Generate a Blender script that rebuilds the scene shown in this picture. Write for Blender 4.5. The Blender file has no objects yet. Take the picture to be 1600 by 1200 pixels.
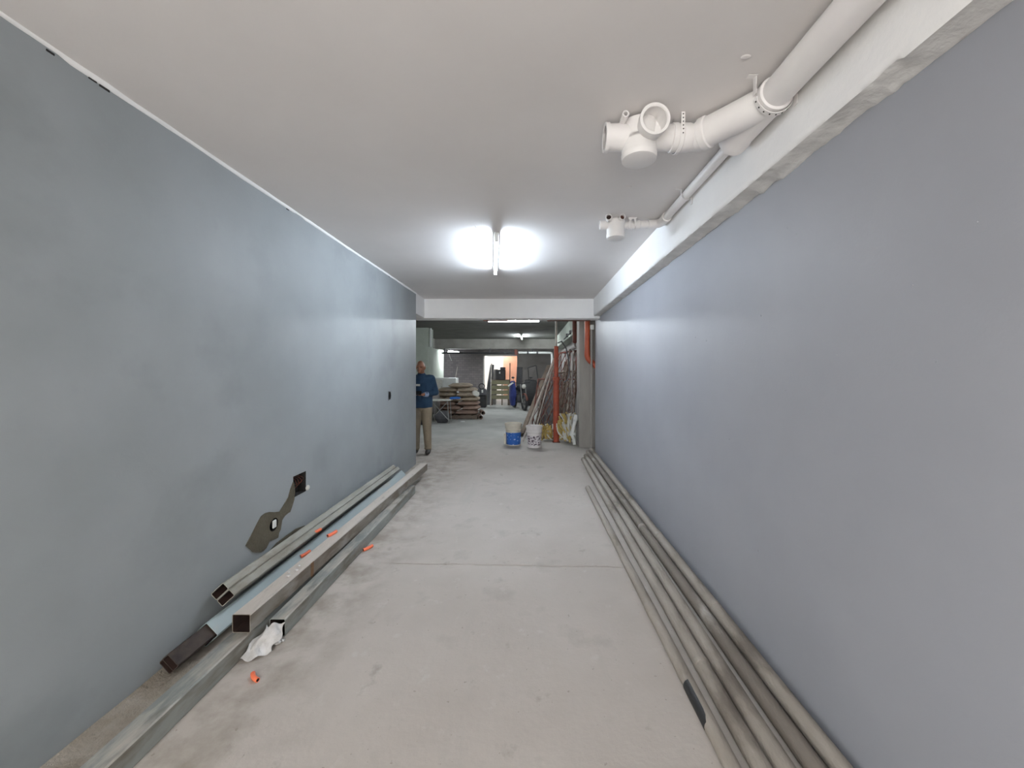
import bpy, bmesh, math, random
from mathutils import Vector, Matrix, noise
R = math.radians
random.seed(7)
sc = bpy.context.scene
COL = sc.collection

# ------------------------------------------------------------ camera, world, exposure
H = 1.52                                    # camera height, looking straight down the corridor (+Y)
cam = bpy.data.objects.new('camera', bpy.data.cameras.new('camera'))
COL.objects.link(cam)
cam.location = (0, 0, H)
cam.rotation_euler = (R(90), 0, 0)
cam.data.sensor_width = 36
cam.data.lens = 600 / 1600 * 36
cam.data.shift_x = -28 / 1600
cam.data.shift_y = -22 / 1600
cam.data.clip_start = 0.02
sc.camera = cam
sc.view_settings.view_transform = 'Standard'
sc.view_settings.look = 'None'
sc.view_settings.gamma = 1
sc.view_settings.use_curve_mapping = False
sc.view_settings.exposure = 2.0
W = bpy.data.worlds.new('overcast_sky'); sc.world = W; W.use_nodes = True
bg = W.node_tree.nodes['Background']
bg.inputs['Color'].default_value = (1.0, 0.99, 0.95, 1)
bg.inputs['Strength'].default_value = 1.9
TUBE_MAIN = 66.0      # corridor tube
TUBE_FAR = 72.0
TUBE_NEXT = 74.0    # first basement tube, just past the cross beam

# ------------------------------------------------------------ materials
MATS = {}
def mat(name, c1, c2=None, scale=4.0, rough=0.8, bump=0.0, bscale=40.0, metal=0.0, detail=5.0,
        c3=None, s3=1.5, lo3=0.55, hi3=0.7, dust=None, stretch=(1, 1, 1), lo=0.35, hi=0.65, spec=0.5, dlo=0.45, dhi=0.62):
    if name in MATS: return MATS[name]
    m = bpy.data.materials.new(name); m.use_nodes = True
    nt = m.node_tree; N = nt.nodes; L = nt.links
    b = N['Principled BSDF']
    b.inputs['Roughness'].default_value = rough
    b.inputs['Metallic'].default_value = metal
    b.inputs['Specular IOR Level'].default_value = spec
    tc = N.new('ShaderNodeTexCoord'); mp = N.new('ShaderNodeMapping')
    mp.inputs['Scale'].default_value = stretch
    L.new(tc.outputs['Object'], mp.inputs['Vector'])
    def nz(s, d=detail, r=0.55):
        n = N.new('ShaderNodeTexNoise'); n.inputs['Scale'].default_value = s
        n.inputs['Detail'].default_value = d; n.inputs['Roughness'].default_value = r
        L.new(mp.outputs[0], n.inputs['Vector']); return n
    def rng(src, a, z):
        r = N.new('ShaderNodeMapRange'); r.inputs['From Min'].default_value = a; r.inputs['From Max'].default_value = z
        L.new(src, r.inputs['Value']); return r.outputs[0]
    def mix(f, a, c):
        x = N.new('ShaderNodeMix'); x.data_type = 'RGBA'
        L.new(f, x.inputs[0])
        if isinstance(a, tuple): x.inputs[6].default_value = (*a, 1)
        else: L.new(a, x.inputs[6])
        x.inputs[7].default_value = (*c, 1)
        return x.outputs[2]
    col = c1
    if c2: col = mix(rng(nz(scale).outputs[0], lo, hi), col, c2)
    if c3: col = mix(rng(nz(s3, 6, 0.6).outputs[0], lo3, hi3), col, c3)
    if dust:                                   # settled dust lies on what faces upward
        g = N.new('ShaderNodeNewGeometry'); s = N.new('ShaderNodeSeparateXYZ')
        L.new(g.outputs['True Normal'], s.inputs[0])
        u = rng(s.outputs[2], 0.3, 0.9)
        n2 = rng(nz(9, 8, 0.7).outputs[0], dlo, dhi)
        mu = N.new('ShaderNodeMath'); mu.operation = 'MULTIPLY'
        L.new(u, mu.inputs[0]); L.new(n2, mu.inputs[1])
        col = mix(mu.outputs[0], col, dust)
    if isinstance(col, tuple): b.inputs['Base Color'].default_value = (*col, 1)
    else: L.new(col, b.inputs['Base Color'])
    if bump:
        bp = N.new('ShaderNodeBump'); bp.inputs['Strength'].default_value = min(1, bump)
        bp.inputs['Distance'].default_value = 0.01 * bump
        L.new(nz(bscale, 6).outputs[0], bp.inputs['Height']); L.new(bp.outputs[0], b.inputs['Normal'])
    MATS[name] = m
    return m
def emit(name, c, s):
    m = bpy.data.materials.new(name); m.use_nodes = True
    b = m.node_tree.nodes['Principled BSDF']
    b.inputs['Base Color'].default_value = (*c, 1)
    b.inputs['Emission Color'].default_value = (*c, 1); b.inputs['Emission Strength'].default_value = s
    return m

M = {}
M['wall_l'] = mat('painted_wall_left', (.272, .290, .297), (.308, .327, .336), 1.6, .50, .22, 70, c3=(.245, .262, .270), s3=1.4, lo3=.52, hi3=.70, spec=.28)
M['wall_r'] = mat('painted_wall_right', (.300, .306, .335), (.326, .332, .360), 1.3, .5, .22, 70, spec=.35)
M['ceil'] = mat('white_ceiling_paint', (.735, .705, .695), (.77, .74, .73), 1.5, .75, .35, 14, spec=.25)
M['beam'] = mat('white_beam_paint', (.80, .79, .79), (.84, .83, .82), 3, .7, .4, 30, spec=.25)
M['plaster'] = mat('rough_plaster', (.62, .61, .60), (.74, .73, .72), 12, .85, .6, 40)
M['pvc'] = mat('white_pvc', (.80, .77, .77), (.84, .82, .81), 4, .45, .05, 60)
M['pvc_in'] = mat('pvc_bore', (.70, .67, .66), None, rough=.5)
M['dark'] = mat('dark_recess', (.012, .011, .012), (.03, .027, .025), 20, .95)
M['rust_in'] = mat('brown_bore', (.18, .05, .03), (.08, .03, .02), 30, .8)
M['mortar'] = mat('fresh_mortar', (.085, .072, .048), (.115, .10, .07), 7, .95, 1.0, 60, c3=(.075, .056, .036), s3=4)
M['zinc'] = mat('dusty_steel', (.22, .235, .225), (.31, .32, .30), 9, .6, .4, 60, metal=.25, stretch=(1, .25, 1),
                c3=(.15, .125, .095), s3=5.0, lo3=.54, hi3=.68, dust=(.46, .42, .37))
M['zinc2'] = mat('dusty_brown_steel', (.26, .24, .21), (.15, .115, .085), 9, .65, .5, 60, metal=.15, stretch=(1, .3, 1),
                 c3=(.34, .32, .29), s3=6.0, dust=(.56, .50, .445), dlo=.25, dhi=.45)
M['blue_steel'] = mat('blue_grey_steel', (.30, .36, .37), (.34, .395, .40), 5, .5, .2, 60, metal=.15, stretch=(1, .3, 1),
                      c3=(.40, .39, .36), s3=5, lo3=.6, hi3=.72)
M['olive_steel'] = mat('olive_grey_steel', (.24, .235, .20), (.36, .35, .31), 9, .65, .4, 60, metal=.1, stretch=(1, .3, 1), c3=(.20, .175, .14), s3=6)
M['tubein'] = mat('rusty_tube_inside', (.022, .010, .008), (.045, .022, .016), 12, .8)
M['rustface'] = mat('brown_primer_steel', (.018, .010, .008), (.05, .034, .026), 14, .7, .4, 50)
M['rustpatch'] = mat('rust_stain', (.22, .115, .05), (.16, .09, .05), 30, .9)
M['pipe1'] = mat('cement_pipe_light', (.36, .32, .28), (.25, .215, .18), 5, .75, .7, 70, stretch=(1, .35, 1), c3=(.15, .125, .10), s3=5, lo3=.57, hi3=.69)
M['pipe2'] = mat('cement_pipe_dark', (.205, .175, .145), (.16, .135, .11), 5, .75, .6, 70, stretch=(1, .35, 1), c3=(.36, .33, .29), s3=6, lo3=.6, hi3=.75)
M['orange'] = mat('orange_plastic', (.85, .16, .07), (.9, .22, .10), 30, .5)
M['redpipe'] = mat('terracotta_pipe', (.42, .072, .03), (.48, .10, .042), 8, .5)
M['redsteel'] = mat('red_prop_paint', (.33, .055, .028), (.40, .08, .038), 8, .6, .3, 50, c3=(.20, .06, .04), s3=7)
M['rust'] = mat('rusty_bars', (.085, .055, .042), (.22, .17, .14), 16, .85, .5, 50)
M['rustred'] = mat('red_brown_frame', (.15, .04, .03), (.11, .05, .036), 12, .8)
M['pale'] = mat('pale_pole', (.56, .52, .47), (.36, .32, .28), 8, .7)
M['timber'] = mat('old_timber', (.11, .08, .062), (.17, .13, .10), 6, .85, .6, 50, stretch=(1, 1, .2))
M['greenwood'] = mat('olive_boards', (.20, .20, .12), (.27, .25, .16), 6, .85)
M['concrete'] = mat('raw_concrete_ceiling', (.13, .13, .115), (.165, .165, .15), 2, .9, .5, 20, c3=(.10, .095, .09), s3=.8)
M['concrete2'] = mat('raw_concrete', (.25, .24, .22), (.31, .30, .27), 3, .9, .6, 25)
M['greencol'] = mat('green_grey_render', (.30, .33, .28), (.35, .38, .33), 2.5, .85, .4, 25)
M['colgrey'] = mat('column_concrete', (.27, .25, .23), (.34, .32, .295), 3, .85, .5, 25, stretch=(1, 1, .3))
M['far_r'] = mat('far_plaster', (.30, .28, .27), (.24, .225, .215), 1.5, .9, .4, 20)
M['orangewall'] = mat('salmon_wall', (.62, .36, .24), (.66, .42, .30), 3, .8)
M['white'] = mat('white_metal', (.72, .73, .71), (.66, .67, .65), 6, .5)
M['black'] = mat('black_plastic', (.018, .018, .02), (.03, .03, .032), 10, .5)
M['darkgrey'] = mat('dark_grey_sheet', (.10, .10, .11), (.07, .07, .075), 5, .7)
M['steel'] = mat('bare_steel', (.35, .35, .34), None, rough=.4, metal=.7)
M['sack'] = mat('paper_sack', (.29, .225, .165), (.36, .29, .22), 6, .9, .8, 20, c3=(.20, .15, .12), s3=8, dust=(.40, .34, .27))
M['sack2'] = mat('brown_sack', (.22, .145, .115), (.28, .19, .15), 6, .9, .8, 20)
M['clear'] = mat('translucent_sheet', (.42, .40, .385), (.62, .60, .59), 14, .35, .8, 30)
M['yellow'] = mat('yellow_plastic', (.55, .40, .11), (.45, .34, .13), 20, .6)
M['lightplastic'] = mat('white_plastic', (.66, .65, .60), (.55, .54, .50), 20, .5)
M['skin'] = mat('skin', (.28, .12, .065), (.33, .15, .085), 10, .5)
M['sweater'] = mat('blue_sweater', (.012, .038, .082), (.018, .05, .10), 12, .9, .5, 60)
M['sweater2'] = mat('pale_blue_sleeve', (.25, .31, .45), None, rough=.9)
M['khaki'] = mat('khaki_cloth', (.27, .22, .155), (.22, .175, .125), 5, .9, .6, 20)
M['shoe'] = mat('dark_shoe', (.035, .028, .025), None, rough=.6)
M['hair'] = mat('grey_hair', (.12, .10, .09), None, rough=.9)
M['blue'] = mat('blue_print', (.02, .12, .45), (.03, .16, .55), 20, .4)
M['bluecloth'] = mat('blue_cloth', (.018, .03, .15), (.03, .045, .20), 6, .8)
M['cream'] = mat('cream_plastic', (.66, .61, .52), (.58, .53, .45), 6, .6)
M['bucketwhite'] = mat('white_bucket', (.74, .70, .69), (.66, .62, .61), 6, .5)
M['print'] = mat('bucket_print', (.66, .62, .64), (.07, .04, .06), 26, .5, lo=.50, hi=.56, stretch=(1, 1, 1.6))
M['print2'] = mat('bucket_print_blue', (.02, .12, .45), (.55, .65, .85), 24, .5, lo=.60, hi=.66)
M['glass'] = mat('phone_black', (.01, .01, .012), None, rough=.2)
M['tape'] = mat('black_tape', (.02, .02, .02), None, rough=.6)
M['chrome'] = mat('chrome', (.6, .6, .6), None, rough=.2, metal=1)
M['tube_main'] = emit('lit_tube_corridor', (.76, .88, 1.0), TUBE_MAIN)
M['tube_next'] = emit('lit_tube_next', (.88, .95, 1.0), TUBE_NEXT)
M['tube_far'] = emit('lit_tube_basement', (.88, .95, 1.0), TUBE_FAR)

# floor material: dusty screed with stains, scuffs and tyre streaks
def floor_mat():
    m = bpy.data.materials.new('dusty_screed'); m.use_nodes = True
    nt = m.node_tree; N = nt.nodes; L = nt.links; b = N['Principled BSDF']
    b.inputs['Roughness'].default_value = .82; b.inputs['Specular IOR Level'].default_value = .3
    tc = N.new('ShaderNodeTexCoord')
    def nz(s, st=(1, 1, 1), d=6, r=.6):
        mp = N.new('ShaderNodeMapping'); mp.inputs['Scale'].default_value = st; L.new(tc.outputs['Object'], mp.inputs[0])
        n = N.new('ShaderNodeTexNoise'); n.inputs['Scale'].default_value = s; n.inputs['Detail'].default_value = d
        n.inputs['Roughness'].default_value = r; L.new(mp.outputs[0], n.inputs['Vector']); return n.outputs[0]
    def rng(src, a, z, o=1.0):
        r = N.new('ShaderNodeMapRange'); r.inputs['From Min'].default_value = a; r.inputs['From Max'].default_value = z
        r.inputs['To Max'].default_value = o; L.new(src, r.inputs['Value']); return r.outputs[0]
    def mix(f, a, c):
        x = N.new('ShaderNodeMix'); x.data_type = 'RGBA'; L.new(f, x.inputs[0])
        if isinstance(a, tuple): x.inputs[6].default_value = (*a, 1)
        else: L.new(a, x.inputs[6])
        if isinstance(c, tuple): x.inputs[7].default_value = (*c, 1)
        else: L.new(c, x.inputs[7])
        return x.outputs[2]
    col = mix(rng(nz(1.3), .35, .65), (.43, .385, .345), (.485, .44, .40))
    col = mix(rng(nz(2.6), .56, .72, .7), col, (.33, .295, .26))
    col = mix(rng(nz(7), .62, .72, .45), col, (.56, .54, .51))
    col = mix(rng(nz(3.0, (1, .12, 1)), .60, .70, .35), col, (.36, .34, .31))
    col = mix(rng(nz(36, d=2), .70, .74, .55), col, (.22, .19, .16))
    col = mix(rng(nz(5.5, (1, .8, 1)), .63, .73, .6), col, (.27, .235, .20))
    # dirtier strip by the left pile
    s = N.new('ShaderNodeSeparateXYZ'); L.new(tc.outputs['Object'], s.inputs[0])
    a = rng(s.outputs[0], -.85, -1.35)
    mu = N.new('ShaderNodeMath'); mu.operation = 'MULTIPLY'; L.new(a, mu.inputs[0]); L.new(rng(nz(5), .42, .66, .75), mu.inputs[1])
    col = mix(mu.outputs[0], col, (.25, .215, .175))
    # greyer concrete in the basement beyond the corridor
    f = rng(s.outputs[1], 6.6, 9.0)
    col = mix(f, col, mix(rng(nz(1.0), .4, .6), (.34, .34, .32), (.42, .42, .40)))
    L.new(col, b.inputs['Base Color'])
    bp = N.new('ShaderNodeBump'); bp.inputs['Strength'].default_value = .5; bp.inputs['Distance'].default_value = .004
    L.new(nz(30), bp.inputs['Height']); L.new(bp.outputs[0], b.inputs['Normal'])
    return m
M['floor'] = floor_mat()

def brick_mat():
    m = bpy.data.materials.new('far_brickwork'); m.use_nodes = True
    nt = m.node_tree; N = nt.nodes; L = nt.links; b = N['Principled BSDF']; b.inputs['Roughness'].default_value = .9
    tc = N.new('ShaderNodeTexCoord'); mp = N.new('ShaderNodeMapping'); mp.inputs['Rotation'].default_value = (R(90), 0, 0)
    L.new(tc.outputs['Object'], mp.inputs[0])
    br = N.new('ShaderNodeTexBrick'); br.inputs['Scale'].default_value = 2.2
    br.inputs['Color1'].default_value = (.20, .18, .185, 1); br.inputs['Color2'].default_value = (.25, .225, .225, 1)
    br.inputs['Mortar'].default_value = (.15, .135, .135, 1); br.inputs['Mortar Size'].default_value = .012
    L.new(mp.outputs[0], br.inputs['Vector']); L.new(br.outputs[0], b.inputs['Base Color'])
    return m
M['brick'] = brick_mat()

# ------------------------------------------------------------ mesh builder
class MB:
    def __init__(s): s.v = []; s.f = []; s.mi = []
    def add(s, vs, fs, mi=0):
        o = len(s.v); s.v += [Vector(p) for p in vs]; s.f += [tuple(i + o for i in f) for f in fs]; s.mi += [mi] * len(fs); return s
    def box(s, x0, x1, y0, y1, z0, z1, mi=0):
        return s.add([(x, y, z) for x in (x0, x1) for y in (y0, y1) for z in (z0, z1)],
                     [(0, 1, 3, 2), (4, 6, 7, 5), (0, 4, 5, 1), (2, 3, 7, 6), (0, 2, 6, 4), (1, 5, 7, 3)], mi)
    def bbox(s, c, size, rot=None, bev=.004, mi=0):      # bevelled, turned box
        bm = bmesh.new(); bmesh.ops.create_cube(bm, size=1)
        bmesh.ops.scale(bm, vec=size, verts=bm.verts)
        if bev: bmesh.ops.bevel(bm, geom=bm.edges[:], offset=bev, segments=1, affect='EDGES')
        mt = Matrix.Translation(c) @ (rot.to_4x4() if rot else Matrix())
        bm.transform(mt); bm.verts.ensure_lookup_table()
        s.add([v.co.copy() for v in bm.verts], [[v.index for v in f.verts] for f in bm.faces], mi); bm.free(); return s
    def frame(s, d):
        d = d.normalized(); u = Vector((0, 0, 1)) if abs(d.z) < .95 else Vector((1, 0, 0))
        a = d.cross(u).normalized(); return a, a.cross(d).normalized()
    def rings(s, rs, closed=False, cap0=True, cap1=True, mi=0):
        n = len(rs[0]); vs = [p for r in rs for p in r]; fs = []
        k = len(rs)
        for i in range(k if closed else k - 1):
            j = (i + 1) % k
            for q in range(n):
                w = (q + 1) % n; fs.append((i * n + q, i * n + w, j * n + w, j * n + q))
        if not closed:
            if cap0: fs.append(tuple(range(n - 1, -1, -1)))
            if cap1: fs.append(tuple((k - 1) * n + q for q in range(n)))
        return s.add(vs, fs, mi)
    def tube(s, p0, p1, r, r1=None, n=16, cap=True, mi=0, seg=1):
        p0 = Vector(p0); p1 = Vector(p1); r1 = r if r1 is None else r1
        a, b = s.frame(p1 - p0); rs = []
        for i in range(seg + 1):
            t = i / seg; c = p0.lerp(p1, t); q = r + (r1 - r) * t
            rs.append([c + a * math.cos(2 * math.pi * k / n) * q + b * math.sin(2 * math.pi * k / n) * q for k in range(n)])
        return s.rings(rs, False, cap, cap, mi)
    def pipe(s, p0, p1, ro, ri, n=24, mi=0, mi_in=None):   # hollow
        p0 = Vector(p0); p1 = Vector(p1); a, b = s.frame(p1 - p0)
        def ring(c, r): return [c + a * math.cos(2 * math.pi * k / n) * r + b * math.sin(2 * math.pi * k / n) * r for k in range(n)]
        s.rings([ring(p0, ro), ring(p1, ro)], False, False, False, mi)
        s.rings([ring(p1, ro), ring(p1, ri)], False, False, False, mi)
        s.rings([ring(p1, ri), ring(p0, ri)], False, False, False, mi if mi_in is None else mi_in)
        s.rings([ring(p0, ri), ring(p0, ro)], False, False, False, mi)
        return s
    def path(s, pts, r, n=8, cap=True, mi=0, rr=None):
        pts = [Vector(p) for p in pts]; rs = []; pa = None
        for i, p in enumerate(pts):
            d = (pts[min(i + 1, len(pts) - 1)] - pts[max(i - 1, 0)]).normalized()
            if pa is None: a, b = s.frame(d)
            else:
                a = (pa - d * pa.dot(d)).normalized(); b = a.cross(d).normalized()
            pa = a; q = rr[i] if rr else r
            rs.append([p + a * math.cos(2 * math.pi * k / n) * q + b * math.sin(2 * math.pi * k / n) * q for k in range(n)])
        return s.rings(rs, False, cap, cap, mi)
    def lathe(s, c, prof, ax=(0, 0, 1), n=24, cap=True, mi=0):    # prof: (radius, height)
        c = Vector(c); ax = Vector(ax).normalized(); a, b = s.frame(ax)
        rs = [[c + ax * h + a * math.cos(2 * math.pi * k / n) * r + b * math.sin(2 * math.pi * k / n) * r for k in range(n)] for r, h in prof]
        return s.rings(rs, False, cap, cap, mi)
    def torus(s, c, ax, R0, r, n=24, m=8, mi=0, arc=(0, 2 * math.pi)):
        c = Vector(c); ax = Vector(ax).normalized(); a, b = s.frame(ax); rs = []
        full = abs(arc[1] - arc[0] - 2 * math.pi) < 1e-4
        for i in range(n if full else n + 1):
            t = arc[0] + (arc[1] - arc[0]) * i / n; d = a * math.cos(t) + b * math.sin(t)
            rs.append([c + d * (R0 + r * math.cos(2 * math.pi * k / m)) + ax * r * math.sin(2 * math.pi * k / m) for k in range(m)])
        return s.rings(rs, full, True, True, mi)
    def ell(s, c, rad, n=16, m=10, rot=None, mi=0):
        c = Vector(c); rs = []
        for i in range(1, m):
            t = math.pi * i / m
            ring = [Vector((rad[0] * math.sin(t) * math.cos(2 * math.pi * k / n), rad[1] * math.sin(t) * math.sin(2 * math.pi * k / n), -rad[2] * math.cos(t))) for k in range(n)]
            if rot: ring = [rot @ p for p in ring]
            rs.append([c + p for p in ring])
        return s.rings(rs, False, True, True, mi)
    def build(s, name, m, parent=None, smooth=True, loc=None, ang=35, rec=True):
        off = Vector((0, 0, 0))
        p = parent
        while p is not None: off += p.location; p = p.parent
        me = bpy.data.meshes.new(name)
        o = bpy.data.objects.new(name, me)
        if parent is not None: o.parent = parent
        elif loc is not None: o.location = loc; off = Vector(loc)
        me.from_pydata([v - off for v in s.v], [], s.f)
        ms = m if isinstance(m, (list, tuple)) else [m]
        for x in ms: me.materials.append(x)
        if len(ms) > 1:
            for i, pl in enumerate(me.polygons): pl.material_index = s.mi[i]
        if rec:
            bm = bmesh.new(); bm.from_mesh(me); bmesh.ops.recalc_face_normals(bm, faces=bm.faces[:]); bm.to_mesh(me); bm.free()
        if smooth:
            me.shade_smooth(); me.set_sharp_from_angle(angle=R(ang))
        COL.objects.link(o)
        return o

def tag(o, label=None, cat=None, group=None, kind=None):
    if label: o['label'] = label
    if cat: o['category'] = cat
    if group: o['group'] = group
    if kind: o['kind'] = kind
    return o
def thing(name, loc, label, cat, group=None):
    o = bpy.data.objects.new(name, None); o.location = loc; o.empty_display_size = .1
    COL.objects.link(o); return tag(o, label, cat, group)
def struct(o): o['kind'] = 'structure'; return o
def at(px, py, Y):      # used once per thing to read a place off the plan: point at depth Y
    return Vector(((px - 828) / 600 * Y, Y, H + (578 - py) / 600 * Y))

# ------------------------------------------------------------ setting
XL, XR, ZC, XB, ZB = -1.84, 1.22, 2.76, 1.11, 2.463
YL, YR = 6.2, 7.18         # where left and right walls end
FX0, FX1, FY1 = -9.0, 1.62, 19.4

# floor with one shrinkage crack running across the corridor
mb = MB()
xs = [FX0, -3.0] + [XL + i * (XR - XL) / 90 for i in range(91)] + [FX1]
near, far = [], []
for x in xs:
    amp = max(0, min(1, (x + 1.25) * 4)) * max(0, min(1, (.80 - x) * 5))
    y = 3.02 - .035 * (x + 1.1) + .018 * noise.noise(Vector((x * 3, 2, 0))) + .008 * noise.noise(Vector((x * 16, 5, 0)))
    w = (.0065 + .004 * noise.noise(Vector((x * 9, 9, 1)))) * amp
    near.append((x, y - w, 0)); far.append((x, y + w + .0001, 0))
mid = [((a[0]), (a[1] + b[1]) / 2, -.022 * (1 if b[1] - a[1] > .002 else .0)) for a, b in zip(near, far)]
n = len(xs)
A = [(x, -5.0, 0) for x in xs]; B = [(x, FY1 + 3.2, 0) for x in xs]
vs = A + near + mid + far + B
fs = [(r * n + i, r * n + i + 1, (r + 1) * n + i + 1, (r + 1) * n + i) for r in range(4) for i in range(n - 1)]
mb.add(vs, fs); struct(mb.build('floor', M['floor'], smooth=False))

# ceiling of the corridor (white) and of the basement (raw)
mb = MB()
nx, ny = 24, 80
for j in range(ny + 1):
    for i in range(nx + 1):
        x = XL - .3 + (XR + .3 - XL + .3) * i / nx; y = -1.8 + (6.95 + 1.8) * j / ny
        z = ZC + .004 * noise.noise(Vector((x * 1.4, y * 1.4, 0)))
        mb.v.append(Vector((x, y, z)))
fs = [(j * (nx + 1) + i, j * (nx + 1) + i + 1, (j + 1) * (nx + 1) + i + 1, (j + 1) * (nx + 1) + i) for j in range(ny) for i in range(nx)]
mb.f = fs; mb.mi = [0] * len(fs)
t0 = len(mb.v)
mb.box(XL - .3, XR + .3, -1.8, 6.95, ZC + .02, ZC + .22)
for (bx, by, br) in ((1.105, 2.02, .012), (.75, 2.6, .01), (.42, 1.22, .016), (.18, 1.15, .02), (.95, 1.52, .013)):
    mb.ell((bx * .9, by, ZC - .001), (br * 1.6, br, .004), 10, 6)
struct(mb.build('ceiling', M['ceil']))
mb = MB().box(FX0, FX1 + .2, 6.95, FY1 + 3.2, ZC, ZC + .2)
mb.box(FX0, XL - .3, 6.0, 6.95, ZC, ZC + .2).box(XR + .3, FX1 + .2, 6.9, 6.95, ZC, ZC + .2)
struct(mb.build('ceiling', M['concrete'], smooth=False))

# left wall: real openings for the socket boxes
def wall_holes(x, ys, zs, holes, back, thick, mats):
    mb = MB()
    for i in range(len(ys) - 1):
        for j in range(len(zs) - 1):
            y0, y1, z0, z1 = ys[i], ys[i + 1], zs[j], zs[j + 1]
            if any(h[0] <= y0 + 1e-6 and y1 <= h[1] + 1e-6 and h[2] <= z0 + 1e-6 and z1 <= h[3] + 1e-6 for h in holes): continue
            mb.add([(x, y0, z0), (x, y1, z0), (x, y1, z1), (x, y0, z1)], [(0, 1, 2, 3)])
    for (y0, y1, z0, z1) in holes:
        q = x - back
        mb.add([(x, y0, z0), (x, y1, z0), (x, y1, z1), (x, y0, z1), (q, y0, z0), (q, y1, z0), (q, y1, z1), (q, y0, z1)],
               [(0, 4, 5, 1), (1, 5, 6, 2), (2, 6, 7, 3), (3, 7, 4, 0), (4, 7, 6, 5)], 1)
    return mb
holes = [(2.984, 3.154, .525, .69), (2.70, 2.81, .362, .458), (4.985, 5.09, 1.125, 1.24)]
ys = sorted({-1.6, YL} | {v for h in holes for v in h[:2]}); zs = sorted({0.0, ZC} | {v for h in holes for v in h[2:]})
mb = wall_holes(XL, ys, zs, holes, .06, .25, None)
mb.box(XL - .25, XL - .07,  -1.6, YL, 0, ZC)
mb.add([(XL, YL, 0), (XL - .25, YL, 0), (XL - .25, YL, ZC), (XL, YL, ZC)], [(0, 1, 2, 3)])
mb.add([(XL,  -1.6, 0), (XL - .25,  -1.6, 0), (XL - .25,  -1.6, ZC), (XL,  -1.6, ZC)], [(0, 1, 2, 3)])
wl = struct(mb.build('wall_left', [M['wall_l'], M['dark']], smooth=False, rec=False))
# plug the rest of the socket hole: far hole rim
m2 = MB()
for k in range(10):
    a0 = 2 * math.pi * k / 10; a1 = 2 * math.pi * (k + 1) / 10
    def P(a, s, x): return (x, 5.037 + math.cos(a) * .052 * s, 1.183 + math.sin(a) * .062 * s)
    j = .9 + .12 * random.random()
    m2.add([P(a0, .92, XL + .001), P(a1, .92, XL + .001), P(a1, 1.28 * j, XL + .004), P(a0, 1.28 * j, XL + .004)], [(0, 1, 2, 3)])
m2.build('broken_plaster_rim', M['wall_l'], wl)

# fresh mortar patch around the lower hole
outl = [(183, 1060), (225, 985), (270, 900), (325, 790), (380, 690), (430, 655), (480, 640), (550, 642), (610, 635), (665, 545), (720, 450), (745, 350), (780, 262),
        (792, 300), (800, 380), (792, 480), (765, 570), (740, 640), (712, 655), (672, 690), (640, 740), (630, 800), (620, 860), (600, 900), (590, 960), (540, 985), (480, 1010), (462, 1050), (440, 1090),
        (405, 1125), (370, 1145), (320, 1150), (270, 1140), (250, 1115), (230, 1100)]
def wall_pt(cx, cy):
    px, py = 360 + cx / 8, 720 + cy / 8; Y = 600 * -XL / (828 - px)
    return Y, H - (py - 578) / 600 * Y
pts = [wall_pt(*p) for p in outl]
bm = bmesh.new()
vo = [bm.verts.new((XL + .001, y, z)) for y, z in pts]
hole = [(2.755 + .05 * math.cos(2 * math.pi * k / 16), .410 + .046 * math.sin(2 * math.pi * k / 16)) for k in range(16)]
vh = [bm.verts.new((XL + .001, y, z)) for y, z in hole]
eo = [bm.edges.new((vo[i], vo[(i + 1) % len(vo)])) for i in range(len(vo))]
eh = [bm.edges.new((vh[i], vh[(i + 1) % 16])) for i in range(16)]
bmesh.ops.triangle_fill(bm, use_beauty=True, use_dissolve=False, edges=eo + eh)
bm.verts.ensure_lookup_table()
m2 = MB()
vs = [v.co.copy() for v in bm.verts]; fsx = [[v.index for v in f.verts] for f in bm.faces]; bm.free()
k = len(vs)
no, nh = len(pts), 16
m2.add([v + Vector((.005, 0, 0)) for v in vs] + vs, fsx + [(i, (i + 1) % no, k + (i + 1) % no, k + i) for i in range(no)]
       + [(no + i, no + (i + 1) % nh, k + no + (i + 1) % nh, k + no + i) for i in range(nh)])
m2.build('mortar_patch', M['mortar'], wl, smooth=False)
# low mortar smear just above the pile
sm = [(420, 862), (432, 848), (448, 836), (462, 826), (476, 821), (470, 834), (455, 850), (436, 866)]
m2 = MB(); q = []
for px, py in sm:
    Y = 600 * -XL / (828 - px); q.append((XL + .004, Y, H - (py - 578) / 600 * Y))
m2.add(q, [tuple(range(len(q)))]); m2.add([(XL, y, z) for x, y, z in q], [])
b0 = len(q)
m2.f += [(i, (i + 1) % b0, b0 + (i + 1) % b0, b0 + i) for i in range(b0)]; m2.mi += [0] * b0
m2.build('mortar_smear', M['mortar'], wl, smooth=False)

# thin plaster strip between left wall and ceiling
mb = MB(); rs = []
for i in range(190):
    y = -1.6 + (YL + 1.6) * i / 189
    w = .017 + .006 * noise.noise(Vector((y * 2.2, 0, 3))) + .005 * max(0, noise.noise(Vector((y * 12, 0, 7))))
    if 1.3 < y < 1.5 or 3.0 < y < 3.12: w *= .6
    d = .012 + .005 * noise.noise(Vector((y * 7, 1, 3)))
    rs.append([(XL + .0005, y, ZC - w), (XL + d * .7, y, ZC - w * .8), (XL + d, y, ZC - .004), (XL + d * 1.2, y, ZC + .004), (XL - .01, y, ZC + .004), (XL - .01, y, ZC - w)])
mb.rings(rs); struct(mb.build('trim_1', M['beam'], ang=80))
mb = MB()  # dark slivers painted in for the shaded gaps under the strip
for (y0, y1, t) in ((1.46, 1.485, .006), (1.60, 1.63, .004), (1.64, 1.68, .007), (2.9, 2.93, .005), (5.0, 5.04, .004)):
    mb.box(XL - .001, XL + .0025, y0, y1, ZC - .020 - t, ZC - .018)
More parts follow.
